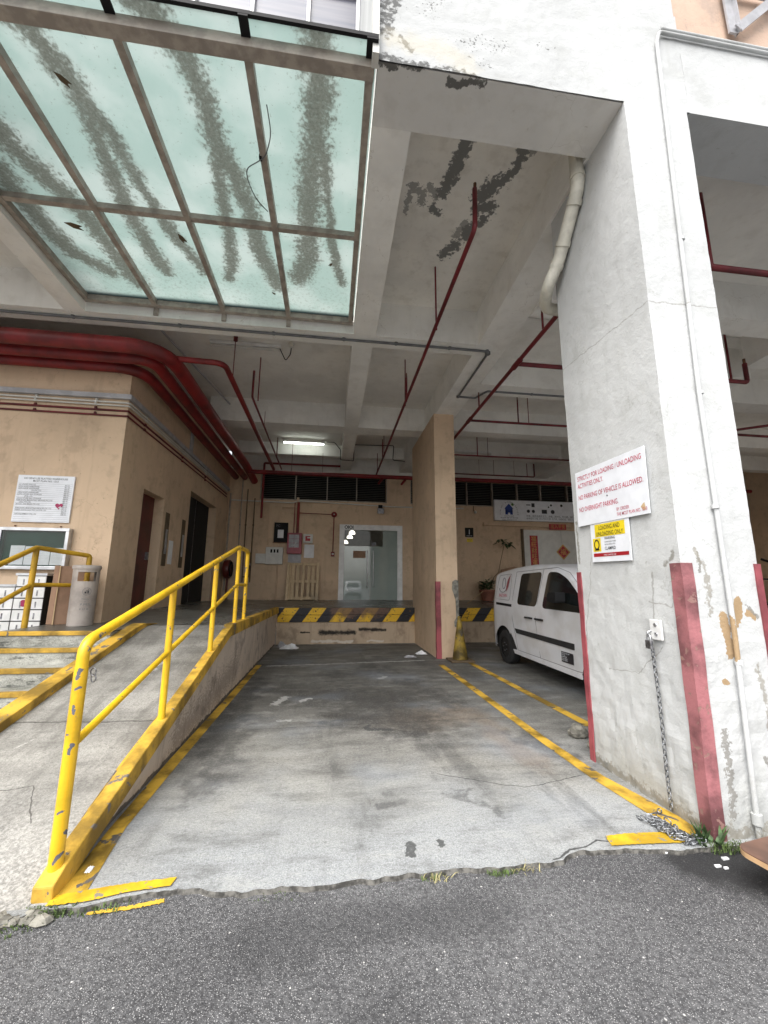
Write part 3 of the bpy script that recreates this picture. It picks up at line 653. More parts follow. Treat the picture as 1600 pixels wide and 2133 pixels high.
# left block: side wall with two doorways (built in y), front wall
mb = MB()
def yz_wall(x, y0, y1, z0, z1, holes, depth):
    ys = sorted({y0, y1, *[h[0] for h in holes], *[h[1] for h in holes]}); zs = sorted({z0, z1, *[h[2] for h in holes], *[h[3] for h in holes]})
    for a, b in zip(ys, ys[1:]):
        for c, d in zip(zs, zs[1:]):
            if any(h[0] < (a+b)/2 < h[1] and h[2] < (c+d)/2 < h[3] for h in holes): continue
            mb.add([(x, a, c), (x, b, c), (x, b, d), (x, a, d)], [(0, 1, 2, 3)])
    for a, b, c, d in holes:
        q = [(x, a, c), (x, b, c), (x, b, d), (x, a, d)]; r = [(x-depth, *p[1:]) for p in q]
        mb.add(q+r, [(0, 4, 5, 1), (1, 5, 6, 2), (2, 6, 7, 3), (3, 7, 4, 0)])
D1 = (7.68, 8.62, .95, 3.2); D2 = (10.1, 12.35, .95, 3.72)
yz_wall(XL, 6.8, YW, .85, 5.55, [D1, D2], .24)
mb.add([(-12, 6.8, -.05), (XL, 6.8, -.05), (XL, 6.8, 5.55), (-12, 6.8, 5.55)], [(0, 1, 2, 3)])
mb.add([(-12, 6.8, 5.55), (XL, 6.8, 5.55), (XL, YW, 5.55), (-12, YW, 5.55)], [(0, 1, 2, 3)])
part(mb, 'service_block_wall', m_tan, 'tan wall round the lift and store rooms', merge=True)
d = part(B(XL-.23, XL-.19, 7.66, 8.64, .98, 3.22), 'door', m_reddoor, 'dark red store door')
B(XL-.19, XL-.14, 8.45, 8.5, 1.95, 2.1).build('handle', m_steel, d)
d = part(B(XL-.26, XL-.22, 10.08, 12.37, .9, 3.74), 'lift_door', m_dark, 'dark lift doorway')
MB().box(XL-.22, XL-.215, 11.2, 11.22, 1.0, 3.7).build('door_seam', m_steel, d)
part(B(-12, -11.9, 2.4, YW, 0, 6), 'side_wall', m_tan); part(B(15.95, 16.05, 2.9, YW, 0, 6), 'side_wall', m_tan)
# dark recess over service block
part(B(-12, XL-.5, 6.9, YW, 5.56, 5.6), 'block_roof', m_ceil)
# louvre bands
def louvre(x0, x1, z0, z1, mull, label):
    o = part(B(x0, x1, YW+.2, YW+.22, z0, z1), 'louvre_window', m_dark, label)
    mb = MB(); z = z0+.03
    while z < z1-.02:
        mb.obox(((x0+x1)/2, YW+.11, z), ((x1-x0)/2, 0, 0), (0, .045, .018), (0, -.001, .003)); z += .062
    mb.build('louvre_blades', m_louv, o)
    mb = MB()
    for x in mull: mb.box(x-.018, x+.018, YW-.012, YW+.12, z0, z1)
    mb.box(x0-.03, x1+.03, YW-.012, YW+.05, z0-.035, z0); mb.box(x0-.03, x0, YW-.012, YW+.05, z0, z1); mb.box(x1, x1+.03, YW-.012, YW+.05, z0, z1)
    mb.build('frame', m_canopy_frame, o)
louvre(LV[0], LV[1], LV[2], LV[3], (-1.26, -.2, .81), 'dark louvre band over the glass door')
louvre(LV2[0], LV2[1], LV2[2], LV2[3], (4.75, 5.7, 6.65, 7.55, 8.6, 9.6, 10.6, 11.6, 12.6, 13.6, 14.6), 'dark louvre band over the parked van')
# glass entrance
ge = MB(); ge.box(DX0, DX0+.17, YW-.05, YW+.05, DZ0, DZ1); ge.box(DX1-.17, DX1, YW-.05, YW+.05, DZ0, DZ1); ge.box(DX0+.17, DX1-.17, YW-.05, YW+.05, DZ1-.18, DZ1)
gd = part(ge, 'entrance_door', m_white_p, 'white framed frosted double glass door')
gx0, gx1 = DX0+.17, DX1-.17; gm = (gx0+gx1)/2-.02; zf = 2.78
mb = MB(); mb.box(gx0+.004, gm-.004, YW, YW+.012, DZ0+.01, zf); mb.box(gm+.004, gx1-.004, YW, YW+.012, DZ0+.01, zf); mb.box(gm+.42, gx1-.004, YW+.001, YW+.011, zf, DZ1-.19)
mb.build('frosted_pane', m_frost, gd)
mb = quad((0, YW+.004, 0), (1, 0, 0), (0, 0, 1), [(gx0+.004, zf, gm-.004, DZ1-.19), (gm+.004, zf, gm+.42, DZ1-.19)], 0)
mb.build('clear_pane', m_glass, gd)
for x in (gm-.10, gm+.10): MB().tube(fillet([(x, YW, 2.62), (x, YW-.05, 2.62), (x, YW-.05, 1.42), (x, YW, 1.42)], .03), .014).build('handle', m_alu, gd)
B(gx0+.3, gx0+.72, YW-.006, YW-.002, 2.38, 2.62).build('paper_notice', m_card, gd, 'brown paper taped to the glass')
B(gm+.03, gm+.19, YW-.006, YW-.002, 2.80, 2.92).build('sticker', m_text_grey, gd)
text([('OIOI', 0, -.01, .15, 'LEFT', .30, .10)], (gx0-.01, YW-.052, DZ1-.13), (1, 0, 0), (0, 0, 1), .001, 'lettering', m_text_black, gd)
# room behind the door
mb = MB(); mb.add([(-1, YW+.3, 1), (5, YW+.3, 1), (5, 18, 1), (-1, 18, 1)], [(0, 1, 2, 3)])
part(mb, 'shop_floor', m_deck)
mb = MB(); mb.box(-1, 5, 18, 18.1, 1, 5); mb.box(-1.1, -1, YW+.3, 18, 1, 5); mb.box(5, 5.1, YW+.3, 18, 1, 5); mb.box(-1, 5, YW+.3, 18, 5, 5.1)
part(mb, 'shop_wall', m_offwhite)
# deck and dock
mb = MB()
def dz(x, y):
    t = max(0, min(1, (y-6.9)/1.3)); t2 = max(0, min(1, (y-YB)/(YW-YB)))
    l = max(0, min(1, (-1.3-x)/1.2))
    return .905+.10*max(l*t*1.1, t2)
mb.grid(lambda a, b: Vector((XL-.6+(-1.38-XL+.6)*a, 6.42+(YB-6.42)*b, dz(XL-.6+(-1.38-XL+.6)*a, 6.42+(YB-6.42)*b))), 16, 30)
mb.grid(lambda a, b: Vector((XL-.6+(16-XL+.6)*a, YB+(YW+.05-YB)*b, dz(XL-.6+(16-XL+.6)*a, YB+(YW+.05-YB)*b))), 60, 12)
mb.grid(lambda a, b: Vector((-4.02+(-2.7+4.02)*a, 5.62+(6.42-5.62)*b, .905)), 4, 4)
part(mb, 'platform_deck', m_deck, 'dark polished concrete loading platform')
part(B(-1.32, 16, YB, YB+.1, 0, .9), 'dock_wall', m_tan_dock, 'low tan dock wall with black tyre scuffs')
def bumper(x0, x1, label):
    t = thing('dock_bumper', label, 'bumper', ((x0+x1)/2, YB, .55))
    B(x0, x1, YB-.045, YB-.002, .55, .725).build('lower_board', m_hazard, t, bevel=.006)
    B(x0, x1, YB-.045, YB-.002, .731, .905).build('upper_board', m_hazard, t, bevel=.006)
    b = MB()
    for x in (x0+.12, x0+.95, x0+1.9, x1-.12):
        for z in (.64, .82): MB().lathe((x, YB-.045, z), [(.022, 0), (.018, .006)], 8, (0, -1, 0)).build('bolt', m_rustst, t)
bumper(-1.30, 2.24, 'black and yellow striped dock bumper with a rusty worn top, below the glass door')
bumper(2.73, 7.28, 'black and yellow striped dock bumper behind the parked van')

# ================================================================== ramp and steps
ramp = thing('access_ramp', 'grey concrete ramp with yellow kerbs beside the loading bay', 'ramp', (-2, 4.5, 0))
def kz(y): return min(.965, .105+(y-2.5)*.262) if y > 2.5 else .105+(y-2.5)*.45
mb = MB()
yy = [2.3+.2*i for i in range(22)]
rz = lambda y: max(-.012, min(.905, (y-2.42)*.236))
mb.add([(x, y, rz(y)-(0.004 if y > 6.3 else 0)) for y in yy for x in (-2.56, -1.36)], [(2*i, 2*i+1, 2*i+3, 2*i+2) for i in range(len(yy)-1)])
mb.build('ramp_surface', m_ramp, ramp)
# outer kerb with side wall
def kerb(x0, x1, ys, zf_, name, lab=None, down=.12, top=.0):
    mb = MB(); v = []
    for y in ys:
        z = zf_(y); v += [(x0, y, z-down), (x0, y, z), (x1, y, z), (x1, y, z-down)]
    fs = []
    for i in range(len(ys)-1):
        for j in range(3): fs.append((4*i+j, 4*(i+1)+j, 4*(i+1)+j+1, 4*i+j+1))
    fs += [(0, 1, 2, 3), tuple(4*(len(ys)-1)+j for j in (3, 2, 1, 0))]
    mb.add(v, fs); return mb.build(name, m_kerb, ramp, lab, bevel=.008)
kerb(-1.368, -1.272, [2.41, 2.5, 3, 4, 5, 5.80], kz, 'kerb', 'chipped yellow kerb carrying the handrail')
kerb(-1.39, -1.278, [5.801, 6.1, 7, 8.5, 10.83], lambda y: .965-.008*(y-6), 'kerb', down=.15)
kerb(-2.71, -2.55, [2.5, 3, 4, 5, 5.95, 6.2, 6.65], lambda y: min(rz(y)+.08, .95-max(0, y-6.2)*.09), 'kerb', 'yellow kerb between ramp and steps', down=.16)
mb = MB()
ys = [2.42, 2.6, 3, 4, 5, 5.8, 6.1, 7, 8.5, 10.85]
mb.add([((-1.28-.03*min(1, max(0, y-2.5)*2)) if z > 0 else (-1.28-.06*min(1, max(0, y-2.5)*2)), y, z) for y in ys for z in (-.02, (kz(y)-.1 if y < 5.79 else .83))], [(2*i+1, 2*i+3, 2*i+2, 2*i) for i in range(len(ys)-1)])
mb.build('side_wall', m_ramp_side, ramp)
st = thing('concrete_steps', 'concrete steps with yellow nosings rising to the platform', 'steps', (-4, 5, 0))
SX = [(-4.02, 5.62, .905), (-6.2, 5.40, .735), (-6.2, 5.12, .56), (-6.2, 4.84, .385), (-6.2, 4.56, .21)]
for i, (x0, y, z) in enumerate(SX):
    nz_ = SX[i+1][2] if i+1 < len(SX) else 0
    yb = 6.8 if i == 0 else SX[i-1][1]
    if i == 0: s_ = B(x0, -2.70, y+.012, 5.9, 0, z-.012)
    else: s_ = B(x0, -2.70, y+.012, yb+.012, 0, z)
    o = s_.build('step', m_step, st)
    B(x0-.01, -2.705, y-.006, y+.06, z-.045, z+.006).build('nosing', m_kerb, o, bevel=.006)
B(-4.02, -2.70, 5.9, 6.79, 0, .89).build('landing', m_step, st)

mb = MB(); mb.add([(x, y, rz(y)+.004) for y in (2.9, 3.4, 3.8, 4.4, 5.0, 5.8) for x in (-1.43-.02*(3.0 < y < 5), -1.374)], [(2*i, 2*i+1, 2*i+3, 2*i+2) for i in range(5)])
mb.build('painted_edge', m_line, ramp)
mb = MB(); mb.add([(x, y, rz(y)+.006) for y, x0_ in ((2.62, -1.38), (2.75, -1.40), (3.0, -1.42), (3.3, -1.425), (3.6, -1.40), (3.7, -1.38)) for x in (x0_, -1.374)], [(2*i, 2*i+1, 2*i+3, 2*i+2) for i in range(5)])
mb.build('tar_patch', m_rubber, ramp)
# handrails
def rail_post(t, mat, x, y, z0, z1, r=.027):
    mb = MB(); mb.tube([(x, y, z0), (x, y, z1)], r, 14); return mb.build('post', mat, t)
hr = thing('handrail', 'chipped bright yellow pipe handrail along the ramp kerb', 'handrail', (-1.325, 4.5, 0))
hx = -1.325
def tz(y): return 1.175+(y-2.5)*.236
pts = [(hx, 2.42, 1.10), (hx, 2.44, 1.15), (hx, 6.13, tz(6.13)), (hx, 6.72, tz(6.13)-.01), (hx, 6.72, 1.85)]
MB().tube(fillet([(hx, 2.5, .9), (hx, 2.5, 1.175), (hx, 6.1, tz(6.1)), (hx, 6.72, tz(6.1)-.01), (hx, 6.72, 1.8)], .08), .030, 16).build('top_rail', m_yellow, hr)
rail_post(hr, m_yellow_post, hx, 2.5, .05, 1.05, .033); rail_post(hr, m_yellow, hx, 3.72, kz(3.72)-.03, tz(3.72)); rail_post(hr, m_yellow, hx, 4.98, kz(4.98)-.03, tz(4.98))
rail_post(hr, m_yellow, hx, 6.1, .93, tz(6.1)); rail_post(hr, m_yellow, hx, 6.72, .93, 1.85)
MB().tube([(hx, 2.5, .655), (hx, 6.1, tz(6.1)-.54), (hx, 6.72, tz(6.1)-.54)], .022, 14).build('middle_rail', m_yellow, hr)
mb = MB()
for z_, a in ((1.02, 0), (.985, .5)): mb.tube([(hx+.052+.014*math.cos(q)*math.cos(a), 2.52+.02*math.sin(a), z_+.02*math.sin(q)) for q in [i*math.pi/5 for i in range(10)]], .003, 6, closed=True)
mb.build('chain_link', m_steel, hr)
h2 = thing('handrail', 'dull yellow pipe handrail beside the steps and litter bin', 'handrail', (-3.97, 6.1, .9))
zt2 = 1.97
MB().tube(fillet([(-4.0, 3.2, .67), (-4.0, 6.1, zt2), (-3.61, 6.64, 1.90), (-3.61, 6.64, 1.6)], .04), .033, 12).build('top_rail', m_yellow_old, h2)
MB().tube([(-4.0, 6.1, .9), (-4.0, 6.1, zt2)], .036, 12).build('post', m_yellow_old, h2)
MB().tube([(-3.61, 6.64, .9), (-3.61, 6.64, 1.88)], .036, 12).build('post', m_yellow_old, h2)
MB().tube([(-4.0, 3.2, .19), (-4.0, 6.1, 1.47), (-3.61, 6.64, 1.46)], .029, 12).build('middle_rail', m_yellow_old, h2)

# ================================================================== skylight canopy
cn = thing('glass_canopy', 'dirt streaked frosted glass skylight canopy in a taupe frame', 'canopy', (-1.7, 4.1, 5.5))
ZC = 5.62; bx = [-3.63, -2.69, -1.72, -.76, .19]
mb = MB()
for i, x in enumerate(bx):
    mb.box(x-.032, x+.032, 2.6, 5.70, ZC-.085, ZC-.006)
mb.build('rafter', m_canopy_frame, cn)
mb = MB(); mb.box(-5.6, .225, 2.5, 2.6, ZC-.11, ZC-.006); mb.build('front_beam', m_canopy_frame, cn, bevel=.004)
mb = MB()
for a, b in zip(bx, bx[1:]): mb.box(a+.032, b-.032, 4.13, 4.19, ZC-.075, ZC-.008)
mb.build('cross_bar', m_canopy_frame, cn)
mb = MB()
mb.box(-3.66, .225, 5.70, 5.77, ZC-.09, ZC-.006); mb.build('rear_beam', m_canopy_frame, cn)
for x in bx[1:4]: B(x-.035, x+.03, 5.7701, 5.795, ZC-.2, ZC-.02).build('bracket', m_canopy_frame, cn)
for a, b in zip([-5.6]+bx, bx):
    y1 = 5.79
    MB().box(a+.004, b-.004 if b < .1 else .24, 2.4, 5.79 if a > -5 else 2.9, ZC, ZC+.012).build('glass_pane', m_cglass, cn)
B(-5.6, .245, 2.375, 2.40, ZC-.012, ZC+.022).build('edge_trim', m_black, cn)
for x in bx[1:]: B(x-.035, x+.035 if x < .1 else .245, 2.376, 2.5, ZC-.03, ZC-.0125).build('clip', m_black, cn)
cn2 = MB()
wire = [(-.66, 2.88), (-.65, 3.01), (-.66, 3.13), (-.73, 3.3), (-.82, 3.38), (-.94, 3.44), (-.95, 3.59), (-.9, 3.76), (-.8, 3.91)]
tag(MB().tube(fillet([(x, y, ZC-.10-.02*(i % 2)) for i, (x, y) in enumerate(wire)], .2), .005, 6).build('wire', m_grey_p), 'loose dark wire dangling under the glass canopy', 'wire')
tag(MB().box(-.80, -.775, 3.33, 3.37, ZC-.10, ZC-.06).build('wire_clip', m_black), 'small dark wire clip beneath the canopy frame', 'clip')
for i, ((x, y), s_, rt) in enumerate(zip([(-2.33, 2.99), (-3.1, 4.5), (-1.91, 4.51), (-.12, 4.67), (-.93, 5.32)], (.06, .09, .07, .035, .03), (.6, .1, 1.0, 2, .4))):
    lab = ['dark leaf lying on the canopy glass near the front beam', 'largest dead brown leaf resting on the canopy glass, lower left pane', 'curled dead leaf on the second canopy pane from the left', 'small dark leaf on the rightmost canopy pane', 'tiny leaf scrap near the rear edge of the canopy glass'][i]
    c_, s2 = math.cos(rt), math.sin(rt)
    P = [(-1, -.3), (-.2, -.5), (1, -.2), (.5, .1), (.9, .5), (-.2, .35)]
    tag(MB().prism([(x+s_*(p*c_-q*s2), y+s_*(p*s2+q*c_), ZC-.012) for p, q in P], (0, 0, .006)).build('leaf', m_bark), lab, 'leaf', 'leaves on the canopy glass')

# ================================================================== pipes
def pipe(pts, r, mat, label, name='pipe', cat='pipe', rad=.1, n=12, coll=None, extra=None, group=None):
    f = fillet(pts, rad) if rad else pts
    if not coll and not extra:
        return tag(MB().tube(f, r, n).build(name, mat), label, cat, group)
    xs = [p[0] for p in pts]; ys = [p[1] for p in pts]; zs = [p[2] for p in pts]
    t = thing(name, label, cat, (sum(xs)/len(xs), sum(ys)/len(ys), min(zs)), group)
    MB().tube(f, r, n).build('tube', mat, t)
    for c_ in coll or []:   # (point, direction, r, halflen)
        p, d_, r2, hl = c_; p = Vector(p); d_ = Vector(d_).normalized()
        MB().tube([p-d_*hl, p+d_*hl], r2, n).build('coupling', mat, t)
    for e in extra or []:
        nm, pp, r2, m2 = e; MB().tube(pp, r2, 8).build(nm, m2, t)
    return t
G = 'fat dark red water pipes round the service block'
pipe([(-12, 6.04, 5.10), (-2.62, 6.04, 5.05), (-2.62, 12.3, 5.02), (-2.55, 13.2, 4.8)], .115, m_redpipe, 'outermost fat dark red pipe, nearest the bay, along the service block', rad=.62, n=18, group=G)
pipe([(-12, 6.39, 5.08), (-2.93, 6.39, 5.04), (-2.93, 12.9, 5.0), (-2.93, 13.55, 5.0)], .095, m_redpipe, 'middle fat dark red pipe of the three along the service block', rad=.3, n=18, group=G)
pipe([(-12, 6.68, 5.06), (-3.22, 6.68, 5.02), (-3.22, 12.9, 5.0), (-3.22, 13.55, 5.0)], .095, m_redpipe, 'innermost fat dark red pipe against the tan service wall', rad=.45, n=18, group=G)
def sprink(x, y, z0=5.05, z1=5.72, r=.016): return [('sprinkler_stem', [(x, y, z0), (x, y, z1)], r, m_redthin), ('sprinkler_head', [(x, y, z1), (x, y, z1+.05), (x, y, z1+.09)], r*.8, m_rustst)]
def hang(x, y, z0=5.0, z1=6.0, r=.012): return [('hanger', [(x, y, z0), (x, y, z1)], r, m_redthin)]
pipe([(-2.6, 6.42, 5.10), (-1.84, 6.42, 5.08), (-1.84, 12.4, 5.0)], .048, m_redpipe, 'medium red branch pipe bending off the fat pipes towards the cross pipe', rad=.18,
     extra=[('hanger', [(-1.86, 7.05, 5.08), (-1.86, 7.05, 5.97)], .008, m_redpipe), ('hanger_plate', [(-1.86, 7.05, 5.9), (-1.86, 7.05, 5.99)], .04, m_redpipe)])
pipe([(-1.6, 7.55, 5.6), (-1.6, 7.55, 5.05), (-1.6, 12.4, 5.0)], .022, m_redthin, 'thin red sprinkler pipe left of the depth beam', rad=.05, extra=hang(-1.52, 7.7, 5.05, 5.98)+sprink(-1.6, 11.2, 5, 5.5)+hang(-1.6, 9.0, 5.05, 5.4, .006))
pipe([(1.42, 3.52, 5.72), (1.36, 3.40, 5.10), (1.36, 12.4, 4.98)], .026, m_redthin, 'long thin red sprinkler pipe running into the bay under the peeling ceiling', rad=.08,
     extra=[('sprinkler_head', [(1.42, 3.52, 5.70), (1.43, 3.53, 5.80)], .018, m_rustst)]+hang(1.36, 4.95, 5, 6, .013)+hang(1.37, 7.4, 5, 6, .012)+sprink(1.36, 7.2, 5, 5.5)+hang(1.36, 10.6, 5, 5.9, .01)+sprink(1.36, 10.9, 5, 5.5)+hang(1.36, 12.2, 5, 5.6, .012))
pipe([(2.86, 3.5, 5.02), (2.86, 12.5, 4.98)], .032, m_redthin, 'thin red sprinkler main beside the tan middle pillar', rad=0, extra=sprink(2.86, 4.8, 5, 5.3)+sprink(2.86, 7.3, 5, 5.25)+hang(2.86, 4.4, 5, 6)+[('tee', [(2.86, 5.5, 5), (2.86, 5.75, 5)], .045, m_redthin), ('tee', [(2.86, 7.78, 5), (2.86, 8.02, 5)], .042, m_redthin)])
pipe([(2.86, 5.62, 5.0), (7.07, 5.62, 5.0), (7.07, 5.62, 5.35)], .036, m_redthin, 'thick red sprinkler branch over the van, nearest the road', rad=.05, extra=hang(6.76, 5.62, 5, 6, .018)+[('sprinkler_head', [(7.07, 5.62, 5.33), (7.07, 5.62, 5.44)], .022, m_rustst)])
pipe([(4.08, 3.43, 5.95), (4.08, 3.43, 5.02), (4.1, 3.43, 5.0), (12, 3.43, 5.0)], .034, m_redthin, 'red sprinkler pipe just inside the opening right of the white pillar', rad=.02)
pipe([(8.6, 7.75, 4.98), (10.5, 7.75, 4.98)], .03, m_redthin, 'far red sprinkler pipe deep in the right bay', rad=0, extra=[('brace', [(8.7, 7.75, 5.0), (10.4, 6.9, 5.1)], .03, m_redthin)])
pipe([(2.86, 7.9, 5.0), (6.9, 7.9, 5.0), (6.9, 7.9, 5.6)], .026, m_redthin, 'second red sprinkler branch over the van', rad=.05, extra=sprink(3.98, 7.9, 5, 5.55)+hang(4.22, 7.9, 5, 6, .009))
pipe([(2.86, 10.2, 5.0), (7.1, 10.2, 5.0)], .022, m_redthin, 'third red sprinkler branch, deep over the van', rad=0, extra=sprink(3.9, 10.2, 5, 5.6)+hang(4.2, 10.2, 5, 6, .008))
pipe([(-2.6, 12.42, 4.90), (2.42, 12.42, 4.90), (2.62, 12.42, 4.9)], .065, m_redpipe, 'thick red cross pipe in front of the louvre band', rad=0,
     extra=[('bracket', [(1.55, 12.42, 4.84), (1.45, 12.6, 4.72)], .04, m_redpipe), ('bracket', [(2.3, 12.42, 4.84), (2.2, 12.6, 4.72)], .04, m_redpipe)]+hang(-1.3, 12.42, 4.9, 5.98, .008)+hang(-.35, 12.42, 4.9, 5.6, .005))
pipe([(2.7, 12.42, 4.92), (15, 12.42, 4.92)], .065, m_redpipe, 'thick red cross pipe in front of the louvres over the van', rad=0)
pipe([(3.4, 12.2, 5.05), (6.6, 12.2, 5.05), (6.6, 12.2, 5.5)], .022, m_redthin, 'thin red pipe just above the cross pipe behind the van', rad=.05, extra=hang(3.5, 12.2, 5.05, 5.5, .01)+hang(5.2, 12.2, 5.05, 6, .007)+hang(6.35, 12.2, 5.05, 5.5, .012)+hang(4.7, 12.2, 5.05, 6, .005)+hang(5.9, 12.2, 5.05, 6, .005))
pipe([(-2.28, 13.3, 3.6), (-2.28, 13.3, 5.45), (.22, 13.3, 5.45)], .035, m_redpipe, 'red pipe framing the top of the louvre band', rad=.05)
pipe([(-12, 5.93, 5.375), (2.53, 5.93, 5.375), (2.53, 7.6, 5.375), (2.9, 7.62, 5.38), (3.05, 7.3, 5.385), (3.2, 7.3, 5.385), (7.2, 7.3, 5.385)], .020, m_grey_p, 'long grey cable conduit clipped under the ceiling beams', 'conduit', 'conduit', rad=.04,
     coll=[((x, 5.93, 5.38), (0, 0, 1), .03, .018) for x in (-3.9, -2.4, -1.0, .1, .95, 1.85, 2.5)]+[((2.53, 5.98, 5.375), (0, 0, 1), .045, .02), ((2.53, 7.6, 5.375), (0, 0, 1), .035, .018), ((4.0, 7.3, 5.385), (0, 0, 1), .028, .016)])
# service block conduits
def wrap(z, off, r, mat, label, name, bend=.05, sag=0):
    pts = [(-12, 6.8-off, z+.06), (XL+off, 6.8-off, z), (XL+off, 13.3, z+.05)]
    return pipe(pts, r, mat, label, name, name, rad=bend, coll=[((x, 6.8-off, z+.03), (1, 0, 0), r*1.6, .012) for x in (-4.8, -3.9)]+[((XL+off, y, z+.01), (0, 1, 0), r*1.6, .012) for y in (7.4, 9.3, 11)])
mb = MB(); mb.box(-12, XL+.06, 6.74, 6.795, 4.50, 4.58); mb.box(XL+.005, XL+.06, 6.795, 13.5, 4.50, 4.58)
tr = mb.build('cable_trunking', m_greyw); tag(tr, 'pale grey cable trunking wrapping the service block wall', 'trunking')
wrap(4.44, .02, .016, m_offwhite, 'cream conduit just below the grey trunking', 'conduit')
wrap(4.38, .035, .013, m_offwhite, 'thin cream cable below the cream conduit', 'conduit')
wrap(4.30, .02, .017, m_redthin, 'upper thin red conduit round the service block', 'conduit', .02)
wrap(4.21, .02, .015, m_redthin, 'lower thin red conduit round the service block', 'conduit', .02)
tag(B(XL+.005, XL+.05, 9.7, 9.82, 4.58, 5.3).build('cable_trunking', m_greyw), 'short vertical grey trunking rising from the wall trunking', 'trunking')
pipe([(-3.05, 6.15, 5.75), (-3.0, 6.9, 5.8), (-2.55, 9.6, 5.8)], .02, m_greyw, 'pale conduit crossing the ceiling above the fat red pipes', 'conduit', 'conduit', rad=.05)
mb = MB(); mb.box(-3.7, -3.62, 6.79, 6.798, 4.6, 5.1)
# back wall pipes
gb = 'vertical pipes in the back left corner'
for x, zt_, lab in ((-3.34, 4.45, 'corner conduit dropping down beside the lift doorway'), (-2.98, 5.2, 'brown vertical pipe left of the meter boxes'), (-2.8, 4.6, 'vertical pipe ending in a valve above the platform'), (-2.56, 4.3, 'thin vertical conduit nearest the louvre band')):
    pipe([(x, YW-.05, 1.3 if x < -3 else 1.55), (x, YW-.05, zt_)], .018 if x > -3.3 else .026, m_canopy_frame if x < -2.9 else m_bark, lab, 'wall_pipe', 'pipe', rad=0, coll=[((x, YW-.05, 3.4), (0, 0, 1), .03, .02)], group=gb)
t = thing('water_valve', 'dark valve assembly on the back wall behind the handrail', 'valve', (-2.6, YW-.08, 1.7))
MB().tube(fillet([(-2.78, YW-.08, 1.72), (-2.6, YW-.08, 1.72), (-2.6, YW-.08, 2.5)], .04), .02).build('tube', m_bark, t)
MB().lathe((-2.6, YW-.08, 2.06), [(.02, 0), (.05, .02), (.05, .09), (.02, .11)], 12).build('valve_body', m_steel, t)
for z in (1.95, 2.25): MB().tube([(-2.72, YW-.08, z), (-2.6, YW-.08, z)], .012).build('tap', m_bark, t)
pipe([(XL+.1, YW-.03, 4.22), (-1.3, YW-.03, 4.19), (-1.15, YW-.03, 4.26), (2.1, YW-.03, 4.16), (4.6, YW-.03, 4.18)], .022, m_offwhite, 'pale cable run under the louvre band', 'cable', 'cable', rad=.1)
mb = MB(); mb.box(-1.20, -1.12, YW-.05, YW-.005, 4.02, 4.38); mb.box(-1.68, -1.2, YW-.05, YW-.005, 4.02, 4.08); mb.box(-1.76, -1.68, YW-.05, YW-.005, 3.47, 4.12)
tag(mb.build('cable_trunking', m_tan), 'tan painted trunking dropping to the black meter board', 'trunking')
mb = MB(); mb.box(-2.8, -2.06, YW-.04, YW-.005, 4.08, 4.14); mb.box(-2.12, -2.06, YW-.04, YW-.005, 2.72, 4.08); mb.box(-2.06, -1.9, YW-.04, YW-.005, 2.7, 2.76)
tag(mb.build('cable_trunking', m_tan), 'tan painted trunking bending down to the grey meter cabinet', 'trunking')
pipe([(-1.13, YW-.06, 4.2), (-1.13, YW-.06, 3.15)], .045, m_redpipe, 'red riser pipe entering the fire hose cabinet', 'riser_pipe', 'pipe', rad=0)
pipe([(-1.25, YW-.04, 4.2), (-1.25, YW-.04, 3.15)], .014, m_redpipe, 'thin dark conduit beside the red riser pipe', 'conduit', 'conduit', rad=0)
# fire alarm bell line
t = thing('fire_alarm_bell', 'round red alarm bell with red conduit down to a call switch', 'alarm', (.06, YW-.05, 3.8))
MB().lathe((.06, YW-.005, 3.83), [(.095, 0), (.10, .03), (.07, .06), (.02, .07)], 20, (0, -1, 0)).build('bell', m_redpipe, t)
MB().lathe((.06, YW-.075, 3.83), [(.02, 0), (.015, .015)], 12, (0, -1, 0)).build('lamp', m_offwhite, t)
MB().tube([(-1.08, YW-.03, 3.85), (-.03, YW-.03, 3.83)], .014).build('conduit', m_redpipe, t)
MB().tube([(.06, YW-.03, 3.74), (.05, YW-.03, 2.56)], .016).build('conduit', m_redpipe, t)
B(-.01, .11, YW-.06, YW-.005, 2.42, 2.57).build('call_switch', m_redpipe, t); B(.02, .085, YW-.07, YW-.06, 2.47, 2.52).build('button', m_offwhite, t)
# cabinets
t = thing('meter_board', 'black electrical meter board with a white paper', 'meter board', (-1.65, YW-.1, 2.85))
B(-1.88, -1.44, YW-.1, YW-.005, 2.85, 3.5).build('board', m_black, t, bevel=.006); B(-1.76, -1.57, YW-.105, YW-.1001, 2.99, 3.26).build('paper', m_paper, t)
B(-1.90, -1.42, YW-.12, YW-.09, 2.83, 2.85).build('edge', m_rustst, t)
text([('PC', 0, 0, .12, 'LEFT', .12)], (-1.82, YW-.101, 3.35), (1, 0, 0), (0, 0, 1), .001, 'lettering', m_text_grey, t)
t = thing('fire_hose_cabinet', 'red fire hose cabinet with a glazed door under the riser', 'cabinet', (-1.2, YW-.15, 2.5))
B(-1.44, -.97, YW-.16, YW-.005, 2.48, 3.16).build('body', m_redbox, t, bevel=.008); B(-1.38, -1.06, YW-.165, YW-.1601, 2.68, 3.1).build('window', m_greyw, t)
mb = MB(); mb.box(-1.225, -1.215, YW-.17, YW-.165, 2.68, 3.1)
for z in (2.82, 2.96): mb.box(-1.38, -1.06, YW-.17, YW-.165, z, z+.01)
mb.build('window_bars', m_redbox, t); MB().tube([(-1.3, YW-.17, 2.74), (-1.22, YW-.17, 2.74), (-1.14, YW-.17, 2.86)], .016).build('nozzle', m_alu, t)
B(-1.40, -.98, YW-.012, YW-.004, 2.15, 2.47).build('lower_panel', m_greyw, t)
